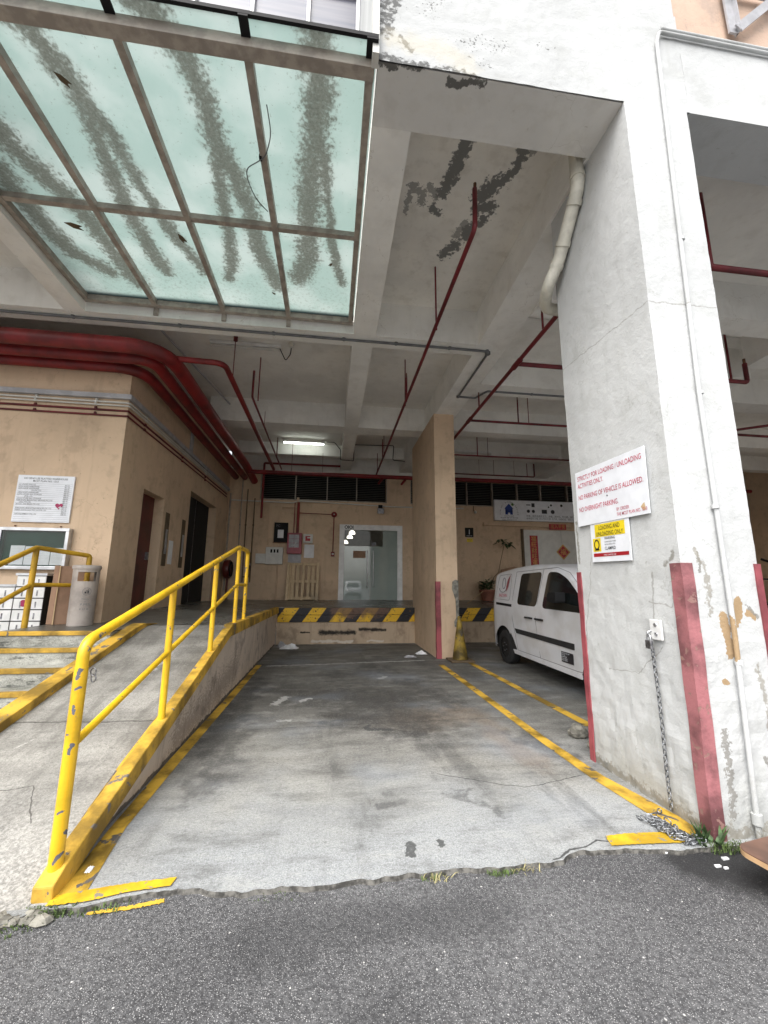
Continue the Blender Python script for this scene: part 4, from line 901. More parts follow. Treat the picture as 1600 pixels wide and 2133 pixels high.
t = thing('exit_control_box', 'small cream box with a red handle lever beside the hose cabinet', 'control box', (-.77, YW-.1, 2.83))
B(-.93, -.62, YW-.09, YW-.005, 2.84, 3.14).build('box', m_offwhite, t, bevel=.01); B(-.86, -.70, YW-.1, YW-.09, 2.91, 3.07).build('red_plate', m_sign_red, t)
B(-.80, -.68, YW-.115, YW-.1, 3.0, 3.03).build('lever', m_white_p, t)
tag(B(-.89, -.57, YW-.01, YW-.004, 2.36, 2.8).build('notice_paper', m_paper), 'blank white notice paper under the small cream box', 'paper')
t = thing('meter_cabinet', 'pale grey double meter cabinet with three dark windows', 'cabinet', (-1.95, YW-.1, 2.1))
B(-2.10, -1.56, YW-.16, YW-.005, 2.13, 2.68).build('body', m_offwhite, t, bevel=.006); B(-2.42, -2.103, YW-.12, YW-.005, 2.15, 2.47).build('side_box', m_offwhite, t, bevel=.006)
for i in range(3): B(-1.95+i*.1, -1.895+i*.1, YW-.165, YW-.1601, 2.5, 2.61).build('window', m_black, t)
tag(MB().tube([(-1.72, YW-.05, 1.0), (-1.72, YW-.05, 2.2)], .02).build('wall_pipe', m_tan), 'tan painted pipe on the wall left of the pallet', 'pipe')
# pallet
t = thing('wooden_pallet', 'weathered wooden pallet leaning on the wall by the glass door', 'pallet', (-.85, YW-.3, 1.0))
def lean(z): return YW-.06-(2.22-z)*.16
for x in (-1.36, -.88, -.42):
    MB().prism([(x-.045, lean(1.0)-.07, 1.0), (x-.045, lean(1.0)+.03, 1.0), (x-.03, lean(2.2)+.03, 2.2), (x-.03, lean(2.2)-.07, 2.2)], (.085, 0, 0)).build('stringer', m_wood, t, bevel=.004)
for x in (-1.25, -1.10, -.75, -.61, -1.39+.03): 
    MB().prism([(x-.0, lean(1.02)+.032, 1.02), (x, lean(1.02)+.05, 1.02), (x, lean(2.15)+.05, 2.15), (x, lean(2.15)+.032, 2.15)], (.095, 0, 0)).build('slat', m_wood, t)
for z in (1.02, 1.55, 2.1):
    MB().prism([(-1.34, lean(z)-.02, z), (-1.34, lean(z)+.03, z), (-1.34, lean(z+.085)+.03, z+.085), (-1.34, lean(z+.085)-.02, z+.085)], (.91, 0, 0)).build('cross_slat', m_wood, t)
# camera / flood lamp
t = thing('flood_light', 'dark square flood light above the glass door', 'light', (1.62, YW-.1, 4.0))
B(1.56, 1.70, YW-.1, YW-.005, 4.06, 4.2).build('bracket', m_black, t); MB().obox((1.63, YW-.16, 3.98), (.11, 0, 0), (0, .045, .01), (0, -.02, .09)).build('head', m_steel, t, bevel=.01)
# hose reel
t = thing('hose_reel', 'red fire hose reel in the dark corner by the lift doorway', 'hose reel', (-3.2, YW-.3, 1.6))
MB().lathe((-3.3, YW-.3, 1.95), [(.27, 0), (.29, .03), (.29, .15), (.27, .18)], 26, (1, 0, 0)).build('reel', m_reddoor, t)
MB().tube([(-3.1, YW-.3+.20*math.sin(a), 1.95+.22*math.cos(a)) for a in [i*math.pi/8 for i in range(16)]], .02, 8, closed=True).build('hose', m_black, t)
MB().tube([(-3.2, YW-.3, 1.0), (-3.2, YW-.3, 1.7)], .03).build('stand', m_reddoor, t)
# lift panels
for y, lab in ((8.85, 'steel lift call panel nearer the red door, beside a white notice'), (9.8, 'steel lift call panel at the edge of the lift doorway')):
    t = thing('lift_call_panel', lab, 'lift panel', (XL, y, 2.1), 'lift call panels')
    B(XL+.003, XL+.012, y-.1, y+.1, 1.85, 2.95).build('plate', m_bark, t); B(XL+.012, XL+.03, y-.03, y+.03, 2.1, 2.6).build('button_strip', m_alu, t)
tag(B(XL+.003, XL+.008, 9.05, 9.28, 1.9, 2.4).build('notice_paper', m_paper), 'white notice paper between the two lift call panels', 'paper')

# ================================================================== lights
def batten(x, y, z, L, lit, label):
    t = thing('fluorescent_light', label, 'light', (x, y, z))
    B(x-L/2, x+L/2, y-.04, y+.04, z+.03, z+.09).build('housing', m_white_p, t, bevel=.004)
    for k in ((-.02, .02) if not lit else (0,)):
        MB().tube([(x-L/2+.03, y+k, z), (x+L/2-.03, y+k, z)], .014 if not lit else .02, 10).build('tube', m_tube_on if lit else m_offwhite, t)
    for s_ in (-1, 1): B(x+s_*(L/2-.02)-.012, x+s_*(L/2-.02)+.012, y-.035, y+.035, z-.02, z+.03).build('end_cap', m_offwhite, t)
    return t
batten(-1.72, 7.25, 5.9, 1.3, False, 'unlit twin tube fluorescent light near the grey conduit')
batten(-.95, 12.35, 5.86, 1.3, True, 'lit fluorescent light glowing above the cross pipe')
batten(4.0, 11.4, 5.48, 1.6, False, 'unlit fluorescent light behind the beam over the van, nearer the pillar')
batten(6.2, 11.4, 5.46, 1.6, False, 'unlit fluorescent light over the van, farther right')
pipe([(-1.08, 7.2, 5.9), (-.98, 7.3, 5.72), (-.88, 7.2, 5.8), (-.86, 7.12, 5.95)], .008, m_black, 'short drooping black cable from the unlit light', 'cable', 'cable', rad=.05)
tag(MB().lathe((-.86, 7.1, 5.9), [(.05, 0), (.05, .05), (.03, .1)], 14).build('junction_box', m_offwhite), 'round white junction box beside the unlit light', 'junction box')
tag(MB().lathe((-1.02, 6.35, 5.85), [(.05, 0), (.06, .04), (.04, .14)], 14).build('junction_box', m_grey_p), 'round grey junction box behind the ceiling beam', 'junction box')
pipe([(-.25, 12.3, 5.93), (.0, 12.3, 5.93), (.2, 12.32, 5.7), (.2, 12.34, 5.38), (.62, 12.34, 5.36), (.62, 12.34, 5.9), (1.9, 12.3, 5.92), (1.9, 12.5, 5.5), (2.3, 12.5, 5.48)], .013, m_black, 'black cable zigzagging from the lit light to the pillar', 'cable', 'cable', rad=.05)

# ================================================================== left wall fixtures
FY = 6.8
t = thing('directory_board', 'white tenant directory board with black lettering and a heart sticker', 'sign', (-4.45, FY-.03, 2.4))
bx0, bx1, bz0, bz1 = -4.86, -4.05, 2.41, 3.15
B(bx0, bx1, FY-.03, FY-.004, bz0, bz1).build('board', m_signwhite, t, bevel=.003)
rows = ['LC UNITED PTE LTD', 'LIAN HOCK HARDWARE', 'LIAN HOCK HARDWARE', '                         CO PTE LTD', 'LIAN HOCK HARDWARE', 'LOCK+STORE SELF STORAGE', '              (PTE) LTD', 'LOCK+STORE SELF STORAGE', 'PUBLISHERS MARKETING SERVICES PTE LTD', '     (USA) PTE LTD', 'BOOKS AND MORE PTE LTD', '', 'PUBLISHERS MARKETING SERVICES PTE LTD', 'HONG KIANG ELECTRIC CO PTE LTD', '', 'LINE EQUIPMENT PTE LTD']
nums = ['#01-01', '#01-02', '#02-01', '#02-02', '#03-01', '#03-02', '#04-01', '#04-02', '#05-01', '#05-02', '#06-01', '#06-02', '#07-01', '#07-02', '#08-01', '#08-02']
it = [('HO SENG LEE FLATTED WAREHOUSE', .40, .675, .040, 'CENTER', .62, .02), ('MCST PLAN NO. 1213', .40, .635, .038, 'CENTER', .36, .02)]
rects = []
for i in range(20):
    z = .605-i*.031; rects.append((.02, z, .79, z+.0022))
    if i < 16:
        if rows[i]: it.append((rows[i], .03, z-.025, .026, 'LEFT', None, .01))
        it.append((nums[i], .68, z-.025, .026, 'LEFT', None, .01))
text(it, (bx0, FY-.03, bz0), (1, 0, 0), (0, 0, 1), .0015, 'lettering', m_text_black, t)
quad((bx0, FY-.03, bz0), (1, 0, 0), (0, 0, 1), rects, .001).build('rules', m_text_grey, t)
hp = [(math.sin(a)**3*.055, (13*math.cos(a)-5*math.cos(2*a)-2*math.cos(3*a)-math.cos(4*a))*.0034) for a in [i*math.pi/16 for i in range(32)]]
MB().prism([(bx0+.64+x, FY-.031, bz0+.26+z) for x, z in hp], (0, -.002, 0)).build('heart_sticker', m_mag, t)
quad((bx0+.66, FY-.033, bz0+.235), (1, 0, 0), (0, 0, 1), [(-.022, -.006, .022, .006), (-.006, -.022, .006, .022)], .002).build('cross_mark', m_signwhite, t)
t = thing('notice_board', 'green pinboard case with aluminium frame and four white papers', 'notice board', (-4.47, FY-.05, 1.69))
nx0, nx1, nz0, nz1 = -4.96, -3.98, 1.69, 2.32
B(nx0+.03, nx1-.03, FY-.02, FY-.004, nz0+.03, nz1-.03).build('felt', m_greenboard, t)
mb = MB(); mb.box(nx0, nx1, FY-.1, FY-.004, nz1-.05, nz1); mb.box(nx0, nx1, FY-.1, FY-.004, nz0, nz0+.05); mb.box(nx0, nx0+.05, FY-.1, FY-.004, nz0+.05, nz1-.05); mb.box(nx1-.05, nx1, FY-.1, FY-.004, nz0+.05, nz1-.05)
mb.build('frame', m_alu, t, bevel=.005)
for i, (x, wd) in enumerate(((-4.80, .19), (-4.60, .17), (-4.42, .17), (-4.24, .17))):
    p = B(x, x+wd, FY-.024, FY-.0205, nz0+.07, nz0+.36-.01*i).build('paper', m_paper, t)
    text([(''.join(random.choice('lorem ipsum ') if False else '-' for _ in range(14)), .02, .24-.025*j, .022, 'LEFT', wd*.75) for j in range(7)], (x, FY-.024, nz0+.07), (1, 0, 0), (0, 0, 1), .001, 'print', m_greyw, p)
quad((nx0+.05, FY-.083, nz0+.05), (1, 0, 0), (0, 0, 1), [(0, 0, nx1-nx0-.1, nz1-nz0-.1)], 0).build('glass', m_glass, t)
for x in (-4.8, -4.16): MB().lathe((x, FY-.004, nz1+.03), [(.012, 0), (.012, .015)], 8, (0, -1, 0)).build('screw', m_rustst, t)
# mailboxes
def mailbox_bank(x0, cols, rows_, z0, cw, chh, label):
    t = thing('mailbox_bank', label, 'mailbox', (x0+cols*cw/2, FY-.1, z0))
    B(x0, x0+cols*cw, FY-.14, FY-.004, z0, z0+rows_*chh).build('case', m_dark, t)
    B(x0-.01, x0+cols*cw+.01, FY-.17, FY-.004, z0+rows_*chh+.001, z0+rows_*chh+.035).build('top', m_alu, t)
    for i in range(cols):
        for j in range(rows_):
            d_ = B(x0+i*cw+.008, x0+(i+1)*cw-.008, FY-.152, FY-.141, z0+j*chh+.008, z0+(j+1)*chh-.008).build('door', m_white_p, t)
            B(x0+(i+.5)*cw-.008, x0+(i+.5)*cw+.008, FY-.158, FY-.1521, z0+j*chh+.03, z0+(j+1)*chh-.05).build('handle', m_steel, d_)
    return t
mailbox_bank(-5.28, 3, 5, .62, .24, .163, 'lower bank of white mailboxes at the left edge')
t = mailbox_bank(-4.56, 2, 6, .62, .2, .163, 'taller bank of white mailboxes behind the handrail')
MB().lathe((-4.42, FY-.153, 1.2), [(.05, 0), (.05, .004)], 16, (0, -1, 0)).build('sticker', m_mag, t)
# cardboard
t = thing('cardboard_sheets', 'tall folded brown cardboard box leaning by the litter bin', 'cardboard', (-4.02, 6.55, .9))
MB().prism([(-4.03, 6.56, .91), (-3.90, 6.50, .91), (-3.90, 6.50, 1.74), (-4.02, 6.56, 1.75)], (0, .06, 0)).build('panel', m_card, t)
MB().prism([(-3.895, 6.50, .91), (-3.62, 6.62, .91), (-3.62, 6.62, 1.73), (-3.895, 6.50, 1.74)], (0, .06, 0)).build('panel', m_card, t)
MB().prism([(-3.905, 6.485, .91), (-3.892, 6.485, .91), (-3.892, 6.485, 1.74), (-3.905, 6.485, 1.74)], (0, .01, 0)).build('corrugated_edge', m_card2, t)
# bin
bxc, byc = -3.47, 6.36
t = thing('litter_bin', 'round warm grey litter bin with a slot and litter symbol', 'bin', (bxc, byc, .905))
mb = MB(); r0 = .152; n_ = 48; zb, zt_ = .91, 1.735
zs = [zb, 1.0, 1.3, 1.52, 1.65, 1.70]
rad_ = lambda z: r0+.012*(z-zb)
ring = lambda z: [(bxc+rad_(z)*math.cos(2*math.pi*j/n_), byc+rad_(z)*math.sin(2*math.pi*j/n_), z) for j in range(n_)]
mb.smooth = True
vs = [q for z in zs for q in ring(z)]; fs = []
for i in range(len(zs)-1):
    for j in range(n_):
        am = math.degrees(2*math.pi*(j+.5)/n_)
        if i == 3 and (262 < am < 345 or 82 < am < 165): continue
        fs.append((i*n_+j, i*n_+(j+1) % n_, (i+1)*n_+(j+1) % n_, (i+1)*n_+j))
mb.add(vs, fs); mb.build('body', m_bin, t)
MB().lathe((bxc, byc, 1.69), [(r0+.02, 0), (r0+.024, .03), (r0+.01, .055), (.02, .06)], 48).build('lid', m_bin, t)
MB().lathe((bxc, byc, .93), [(r0-.012, 0), (r0-.012, .56)], 32).build('liner', m_dark, t)
# slot lip, symbols on the curved face (facing camera: direction ~ (0.5,-1))
ang = math.atan2(-byc, -bxc)+math.pi/2*0
dirv = Vector((0-bxc, 0-byc, 0)).normalized(); rt = Vector((-dirv.y, dirv.x, 0)); 
O_ = Vector((bxc, byc, 1.38))+dirv*(r0+.012)+rt*.03
text([('Property', -.05, -.11, .028, 'LEFT', .09), ('of', -.02, -.145, .026, 'LEFT'), ('P.M.S.', -.06, -.19, .04, 'LEFT', .12), ('P U B', -.06, -.25, .03, 'LEFT', .1)], O_, rt, (0, 0, 1), .006, 'lettering', m_text_grey, t)
mb = MB(); ri = [(.05*math.cos(a), .05*math.sin(a)) for a in [i*math.pi/12 for i in range(24)]]
mb.tube([O_+rt*x+Vector((0, 0, z))+dirv*.004 for x, z in ri], .0022, 6, closed=True); mb.build('symbol_ring', m_text_grey, t)
def sym(polys): 
    mb = MB()
    for P in polys: mb.add([O_+rt*x+Vector((0, 0, z))+dirv*.006 for x, z in P], [tuple(range(len(P)))])
    return mb
sym([[(-.022, -.025), (-.006, -.025), (-.004, -.002), (-.024, -.002)], [(.008, -.028), (.013, -.028), (.016, -.008), (.02, -.028), (.026, -.028), (.022, .012), (.008, .012)], [(.008, .012), (.004, .006), (-.012, .006), (-.012, .010), (.004, .014)], [(.012, .018), (.02, .018), (.02, .027), (.012, .027)]]).build('litter_symbol', m_text_black, t)

# ================================================================== signs on the pillar side (faces -x)
PX = 2.318
def side_sign(yl, zl, yr, zr, h, name, label, mat, x=PX, th=.008):
    """board whose top edge runs (yl,zl)->(yr,zr); viewer's right = -y"""
    O = Vector((x, yl, zl-h)); Rv = Vector((0, yr-yl, zr-zl)).normalized(); Uv = Vector((0, -Rv.z, Rv.y)) * -1
    if Uv.z < 0: Uv = -Uv
    t = thing(name, label, 'sign', tuple(O)); L = math.hypot(yr-yl, zr-zl)
    MB().prism([O, O+Rv*L, O+Rv*L+Uv*h, O+Uv*h], (th, 0, 0)).build('board', mat, t, bevel=.0015)
    return t, O, Rv, Uv, L
t, O, Rv, Uv, L = side_sign(3.50, 2.565, 2.63, 2.545, .515, 'parking_sign', 'white sign with red lettering about loading and parking, on the pillar', m_signwhite, x=PX-.016)
it = [('STRICTLY FOR LOADING / UNLOADING', .035, .425, .062, 'LEFT', .80, .012), ('ACTIVITIES ONLY.', .035, .355, .062, 'LEFT', .36, .012), ('NO PARKING OF VEHICLE IS ALLOWED.', .035, .245, .062, 'LEFT', .80, .012), ('NO OVERNIGHT PARKING.', .035, .13, .062, 'LEFT', .52, .012),
      ('BY ORDER', .53, .07, .038, 'LEFT', .14, .006), ('THE MCST PLAN NO. 1213', .53, .028, .038, 'LEFT', .32, .006)]
text(it, O, Rv, Uv, .002, 'lettering', m_text_red, t)
MB().lathe(O+Rv*.43+Uv*.22, [(.009, 0), (.007, .004)], 8, (-1, 0, 0)).build('screw', m_steel, t)
mb = MB()
P = [(.79, .06), (.815, .03), (.84, .035), (.83, .09), (.81, .08)]
mb.add([O+Rv*a+Uv*b+Vector((-.0015, 0, 0)) for a, b in P], [tuple(range(5))][::1]); mb.build('peeled_patch', m_card2, t)
t, O, Rv, Uv, L = side_sign(3.34, 2.06, 2.865, 2.05, .35, 'clamping_sign', 'small white clamping warning sign below the large parking sign', m_signwhite, x=PX-.01)
quad(O, Rv, Uv, [(.06, .215, .43, .325)], .0015).build('yellow_band', m_sign_yellow, t)
quad(O, Rv, Uv, [(.025, .09, .13, .205)], .0015).build('yellow_square', m_sign_yellow, t)
rb = quad(O, Rv, Uv, [(.025, .045, .455, .075)], .0015).build('red_band', m_sign_red, t)
text([('WHEEL CLAMP FEE: $ 200', .16, .052, .018, 'LEFT', .15)], O, Rv, Uv, .003, 'lettering', m_signwhite, t)
text([('LOADING AND', .245, .275, .052, 'CENTER', .26, .012), ('UNLOADING ONLY', .245, .222, .052, 'CENTER', .33, .012), ('WARNING', .18, .187, .032, 'LEFT', .13, .008), ('Unauthorised or illegally', .18, .163, .018, 'LEFT', .14), ('Parked vehicles will be', .18, .14, .018, 'LEFT', .13), ('CLAMPED', .18, .1, .036, 'LEFT', .13, .01)], O, Rv, Uv, .003, 'lettering', m_text_black, t)
mb = MB()
ring_ = [(O+Rv*(.077+.036*math.cos(a))+Uv*(.15+.045*math.sin(a))+Vector((-.003, 0, 0))) for a in [i*math.pi/10 for i in range(20)]]
ring2 = [(O+Rv*(.077+.024*math.cos(a))+Uv*(.15+.033*math.sin(a))+Vector((-.003, 0, 0))) for a in [i*math.pi/10 for i in range(20)]]
mb.add(ring_+ring2, [(i, (i+1) % 20, 20+(i+1) % 20, 20+i) for i in range(20)])
mb.add([O+Rv*a+Uv*b+Vector((-.003, 0, 0)) for a, b in ((.045, .1), (.11, .1), (.10, .115), (.055, .115))], [(0, 1, 2, 3)])
mb.build('clamp_symbol', m_text_black, t)
# chain, plate, padlock
t = thing('wall_plate', 'white painted steel plate bolted to the pillar holding the chain', 'plate', (2.32, 2.70, 1.14))
B(2.300, 2.318, 2.645, 2.745, 1.13, 1.27).build('plate', m_white_p, t, bevel=.004)
for z in (1.17, 1.235): MB().lathe((2.300, 2.69, z), [(.014, 0), (.012, .008)], 8, (-1, 0, 0)).build('bolt', m_alu, t)
MB().tube([(2.298, 2.735+.0*a, 1.19) for a in (0,)]+[(2.27, 2.735, 1.18), (2.27, 2.735, 1.15), (2.298, 2.735, 1.145)], .006).build('eye', m_alu, t)
t = thing('padlock', 'small steel padlock hanging from the wall plate', 'padlock', (2.27, 2.735, 1.08))
MB().box(2.258, 2.282, 2.705, 2.757, 1.065, 1.125).build('body', m_steel, t, bevel=.005)
MB().tube([(2.27, 2.715, 1.125), (2.27, 2.716, 1.155), (2.27, 2.731, 1.168), (2.27, 2.746, 1.155), (2.27, 2.747, 1.125)], .005, 8).build('shackle', m_alu, t)
mb = MB()
def link(c, d_, u, mb=mb, a=.021, b=.0115, r=.0038):
    d_ = Vector(d_).normalized(); u = Vector(u); u = (u-d_*u.dot(d_)).normalized(); c = Vector(c)
    pts = []
    for q in range(12):
        an = 2*math.pi*q/12; pts.append(c+d_*((a-b)*(1 if math.cos(an) > 0 else -1)*min(1, abs(math.cos(an))*3)+b*math.cos(an))+u*b*math.sin(an))
    mb.tube(pts, r, 6, closed=True)
z = 1.06; i = 0
while z > .03:
    y = 2.735+.0-.015*(1.06-z)+.004*math.sin(z*7); link((2.298, y, z), (0, 0, 1), (0, 1, 0) if i % 2 == 0 else (1, 0, 0)); z -= .0335; i += 1
rc = random.Random(11)
path = [(2.26, 2.74), (2.15, 2.66), (2.06, 2.70), (2.08, 2.62), (2.17, 2.58), (2.08, 2.56), (2.12, 2.5), (2.2, 2.54), (2.12, 2.46), (2.2, 2.44), (2.14, 2.41), (2.24, 2.45), (2.2, 2.40), (2.12, 2.44), (2.1, 2.52), (2.16, 2.6), (2.1, 2.66), (2.18, 2.62), (2.22, 2.5), (2.16, 2.40), (2.27, 2.41), (2.2, 2.47), (2.1, 2.58), (2.14, 2.66), (2.19, 2.56), (2.14, 2.5), (2.26, 2.46)]
pv = fillet([(x-.02, y+.02, .012) for x, y in path], .03, 3); acc = 0; i = 0
for a, b in zip(pv, pv[1:]):
    acc += (b-a).length
    if acc > .026 and (b-a).length > 1e-5:
        acc = 0; zz = .012+.022*abs(mnoise.noise(a*23))+.008*(i % 3); link((a.x, a.y, zz), (b-a)+Vector((0, 0, rc.uniform(-.3, .3)*(b-a).length)), (rc.uniform(-.5, .5), rc.uniform(-.5, .5), 1 if i % 2 else .15)); i += 1
tag(mb.build('chain', m_chain), 'grey steel chain hanging down the pillar into a heap', 'chain')
# pillar front conduit pipe
pipe([(16, 2.425, 6.33), (2.74, 2.425, 6.33), (2.70, 2.425, 6.2), (2.63, 2.425, 2.9), (2.64, 2.425, 1.2), (2.60, 2.415, .02)], .015, m_white, 'white painted conduit pipe down the front of the pillar', 'conduit', 'conduit', rad=.03,
     coll=[((2.665, 2.425, 4.2), (0, 0, 1), .022, .012), ((2.64, 2.425, 2.9), (0, 0, 1), .020, .012), ((2.63, 2.425, 2.05), (0, 0, 1), .023, .014), ((2.64, 2.425, 1.02), (0, 0, 1), .023, .014), ((2.605, 2.416, .12), (0, 0, 1), .028, .03)])
pipe([(2.76, 2.43, 6.38), (16, 2.43, 6.38)], .016, m_white, 'second white conduit above the first on the facade', 'conduit', 'conduit', rad=0)
# PVC drain pipe
t = thing('drain_pipe', 'ivory plastic drain pipe bending round the white pillar under the ceiling', 'pipe', (2.2, 3.3, 4.4))
pp = fillet([(2.265, 3.02, 5.99), (2.265, 3.02, 5.30), (2.245, 3.40, 4.80), (2.18, 3.52, 4.60), (2.30, 3.80, 4.58), (2.9, 3.84, 4.58)], .09)
MB().tube(pp, .062, 18).build('tube', m_pvc, t)
for p, d_ in (((2.265, 3.02, 5.42), (0, 0, 1)), ((2.262, 3.09, 5.20), (0, .6, -.8)), ((2.250, 3.30, 4.93), (0, .6, -.8)), ((2.235, 3.42, 4.77), (-.2, .6, -.75))):
    d_ = Vector(d_).normalized(); p = Vector(p); MB().tube([p-d_*.025, p+d_*.025], .070, 18).build('collar', m_pvc, t)
# left ceiling PVC
tag(MB().tube([(-4.6, 4.3, 5.93), (-4.35, 5.0, 5.93), (-4.28, 5.15, 5.93)], .06, 14).build('drain_pipe', m_pvc), 'short ivory drain pipe on the ceiling at the far left', 'pipe')
# AC bracket
t = thing('steel_bracket', 'grey steel angle bracket fixed high on the peach wall', 'bracket', (3.7, 2.3, 6.6))
P = MB()
P.obox((3.52, 2.43, 6.80), (.045, 0, 0), (0, .008, 0), (0, 0, .30)); P.obox((3.56, 2.42, 6.80), (.005, 0, 0), (0, .03, 0), (0, 0, .30))
P.obox((3.78, 2.40, 6.76), (.24, 0, .24), (0, .006, 0), (-.03, 0, .03)); P.obox((3.80, 2.42, 7.05), (.30, 0, 0), (0, .02, 0), (0, 0, .035)); P.obox((4.02, 2.2, 7.05), (.03, 0, 0), (0, .22, 0), (0, 0, .03))
P.obox((3.52, 2.2, 7.05), (.03, 0, 0), (0, .22, 0), (0, 0, .03))
P.build('frame', m_greyw, t)

# ================================================================== cone, rocks, litter
t = thing('traffic_cone', 'tall dirty yellow cone beside the tan pillar', 'cone', (2.62, 8.2, 0))
MB().lathe((2.64, 8.25, .04), [(.155, 0), (.15, .04), (.035, .80), (.028, .84)], 28).build('body', m_cone, t)
B(2.40, 2.88, 8.03, 8.47, .004, .04).build('base', m_bark, t, bevel=.01)
for i, (x, y, r, lab) in enumerate(((2.53, 4.12, .10, 'large grey lump of concrete rubble behind the white pillar'), (2.5, 3.84, .055, 'smaller lump of rubble at the foot of the white pillar'))):
    tag(MB().ball((x, y, r*.55), r, 6, (1, .8, .65), .16, i+2).build('rubble', m_stone), lab, 'rubble')
def crumple(x, y, sx, sy, h, seed, name, mat, lab, cat):
    mb = MB(); rn = random.Random(seed); nn = 9
    pts = {}
    def fn(a, b):
        k = (round(a*nn), round(b*nn))
        if k not in pts:
            e = math.sin(math.pi*a)*math.sin(math.pi*b)
            pts[k] = Vector((x+(a-.5)*sx+rn.uniform(-.12, .12)*sx*.6, y+(b-.5)*sy+rn.uniform(-.12, .12)*sy*.6, .006+h*e*rn.uniform(.25, 1)))
        return pts[k]
    mb.grid(fn, nn, nn); return tag(mb.build(name, mat), lab, cat)
crumple(-.92, 10.2, .42, .3, .14, 1, 'plastic_bag', m_plastic_bag, 'crumpled white plastic bag at the back left of the bay floor', 'litter')
crumple(-1.12, 10.42, .2, .2, .2, 2, 'plastic_bag', m_greyw, 'translucent crumpled plastic beside the white bag', 'litter')
crumple(2.04, 9.15, .24, .18, .09, 3, 'plastic_wrap', m_plastic_bag, 'clear plastic wrap at the foot of the tan pillar', 'litter')
crumple(1.72, 8.78, .26, .14, .05, 4, 'plastic_wrap', m_greyw, 'flattened plastic wrap on the floor joint', 'litter')
crumple(-1.22, 2.62, .03, .05, .02, 5, 'paper_scrap', m_paper, 'tiny white scrap beside the ramp kerb', 'litter')
for i, (x, y, s_) in enumerate(((2.27, 2.33, .02), (2.17, 2.28, .018), (2.2, 2.26, .013), (1.99, 2.42, .02))):
    tag(MB().prism([(x-s_, y-s_*.4, -.02), (x+s_, y-s_*.3, -.02), (x+s_*.9, y+s_*.4, -.02), (x-s_*.8, y+s_*.5, -.02)], (0, 0, .008)).build('paper_scrap', m_paper), ['white paper scrap under the weeds by the pillar', 'curled white scrap below the chain heap', 'smallest white scrap below the chain heap', 'pale stone chip at the end of the yellow line'][i], 'litter')
# trolley board at right edge
t = thing('flatbed_trolley', 'brown flatbed trolley deck with rounded corner at the right edge', 'trolley', (2.75, 2.0, 0))
def rrect(x0, x1, y0, y1, r, n=6):
    P = []
    for cx_, cy_, a0 in ((x1-r, y1-r, 0), (x0+r, y1-r, 90), (x0+r, y0+r, 180), (x1-r, y0+r, 270)):
        for i in range(n+1):
            a = math.radians(a0+90*i/n); P.append((cx_+r*math.cos(a), cy_+r*math.sin(a)))
    return P
ca, sa = math.cos(math.radians(10)), math.sin(math.radians(10))
def rotp(P, z): return [(2.17+(x-2.17)*ca-(y-2.12)*sa, 2.12+(x-2.17)*sa+(y-2.12)*ca, z) for x, y in P]
MB().prism(rotp(rrect(2.14, 2.74, 1.30, 2.14, .07), .165), (0, 0, .004)).build('deck', m_board, t)
MB().prism(rotp(rrect(2.139, 2.741, 1.299, 2.141, .07), .140), (0, 0, .0245)).build('edge', m_ply, t)
for x, y in ((2.28, 2.0), (2.62, 2.05), (2.3, 1.4), (2.66, 1.45)):
    w_ = MB().lathe((x-.015, y, .04), [(.05, 0), (.055, .005), (.055, .025), (.05, .03)], 16, (1, 0, 0)).build('wheel', m_rubber, t)
    B(x-.03, x+.03, y-.03, y+.03, .095, .139).build('caster_plate', m_steel, t)

# weeds
def blades(mb, cx_, cy_, n, spread, h, rn, flat=.6, z=-.02, wd=.003):
    for _ in range(n):
        a = rn.uniform(0, 2*math.pi); r_ = spread*rn.random()**.7
        x, y = cx_+r_*math.cos(a)*1.6, cy_+r_*math.sin(a)*.6; hh = h*rn.uniform(.4, 1); an = rn.uniform(0, 2*math.pi); ln = rn.uniform(.2, flat)*hh*1.4
        dx, dy = math.cos(an), math.sin(an); px, py = -dy*wd, dx*wd
        mb.add([(x-px, y-py, z), (x+px, y+py, z), (x+dx*ln*.5+px*.8, y+dy*ln*.5+py*.8, z+hh*.7), (x+dx*ln*.5-px*.8, y+dy*ln*.5-py*.8, z+hh*.7), (x+dx*ln, y+dy*ln, z+hh*(.9-.3*rn.random()))], [(0, 1, 2, 3), (3, 2, 4)])
rn = random.Random(5); mb = MB()
for cx_, cy_, n, sp_, h in ((-1.25, 2.37, 220, .07, .04), (-1.42, 2.30, 150, .14, .025), (-1.65, 2.27, 160, .16, .025), (-1.05, 2.38, 120, .1, .028), (-.2, 2.375, 60, .12, .012), (.95, 2.375, 90, .05, .025), (1.02, 2.38, 40, .04, .02), (.58, 2.385, 60, .05, .02), (1.85, 2.47, 60, .04, .03), (2.34, 2.41, 200, .09, .05), (2.18, 2.50, 120, .07, .05), (2.65, 2.39, 90, .09, .04), (2.45, 2.38, 70, .08, .04), (2.8, 2.39, 60, .05, .04)):
    blades(mb, cx_, cy_, n, sp_, h, rn)
g = mb.build('grass', m_grass); g['kind'] = 'stuff'; g['label'] = 'short green weeds in the crack between asphalt and concrete'
mb = MB()
for cx_, cy_, n in ((1.1, 2.375, 30), (.6, 2.375, 25), (-1.5, 2.29, 80)): blades(mb, cx_, cy_, n, .06, .03, rn, 1.6)
g = mb.build('dry_grass', m_straw); g['kind'] = 'stuff'; g['label'] = 'dry straw coloured grass along the asphalt edge'
mb = MB()
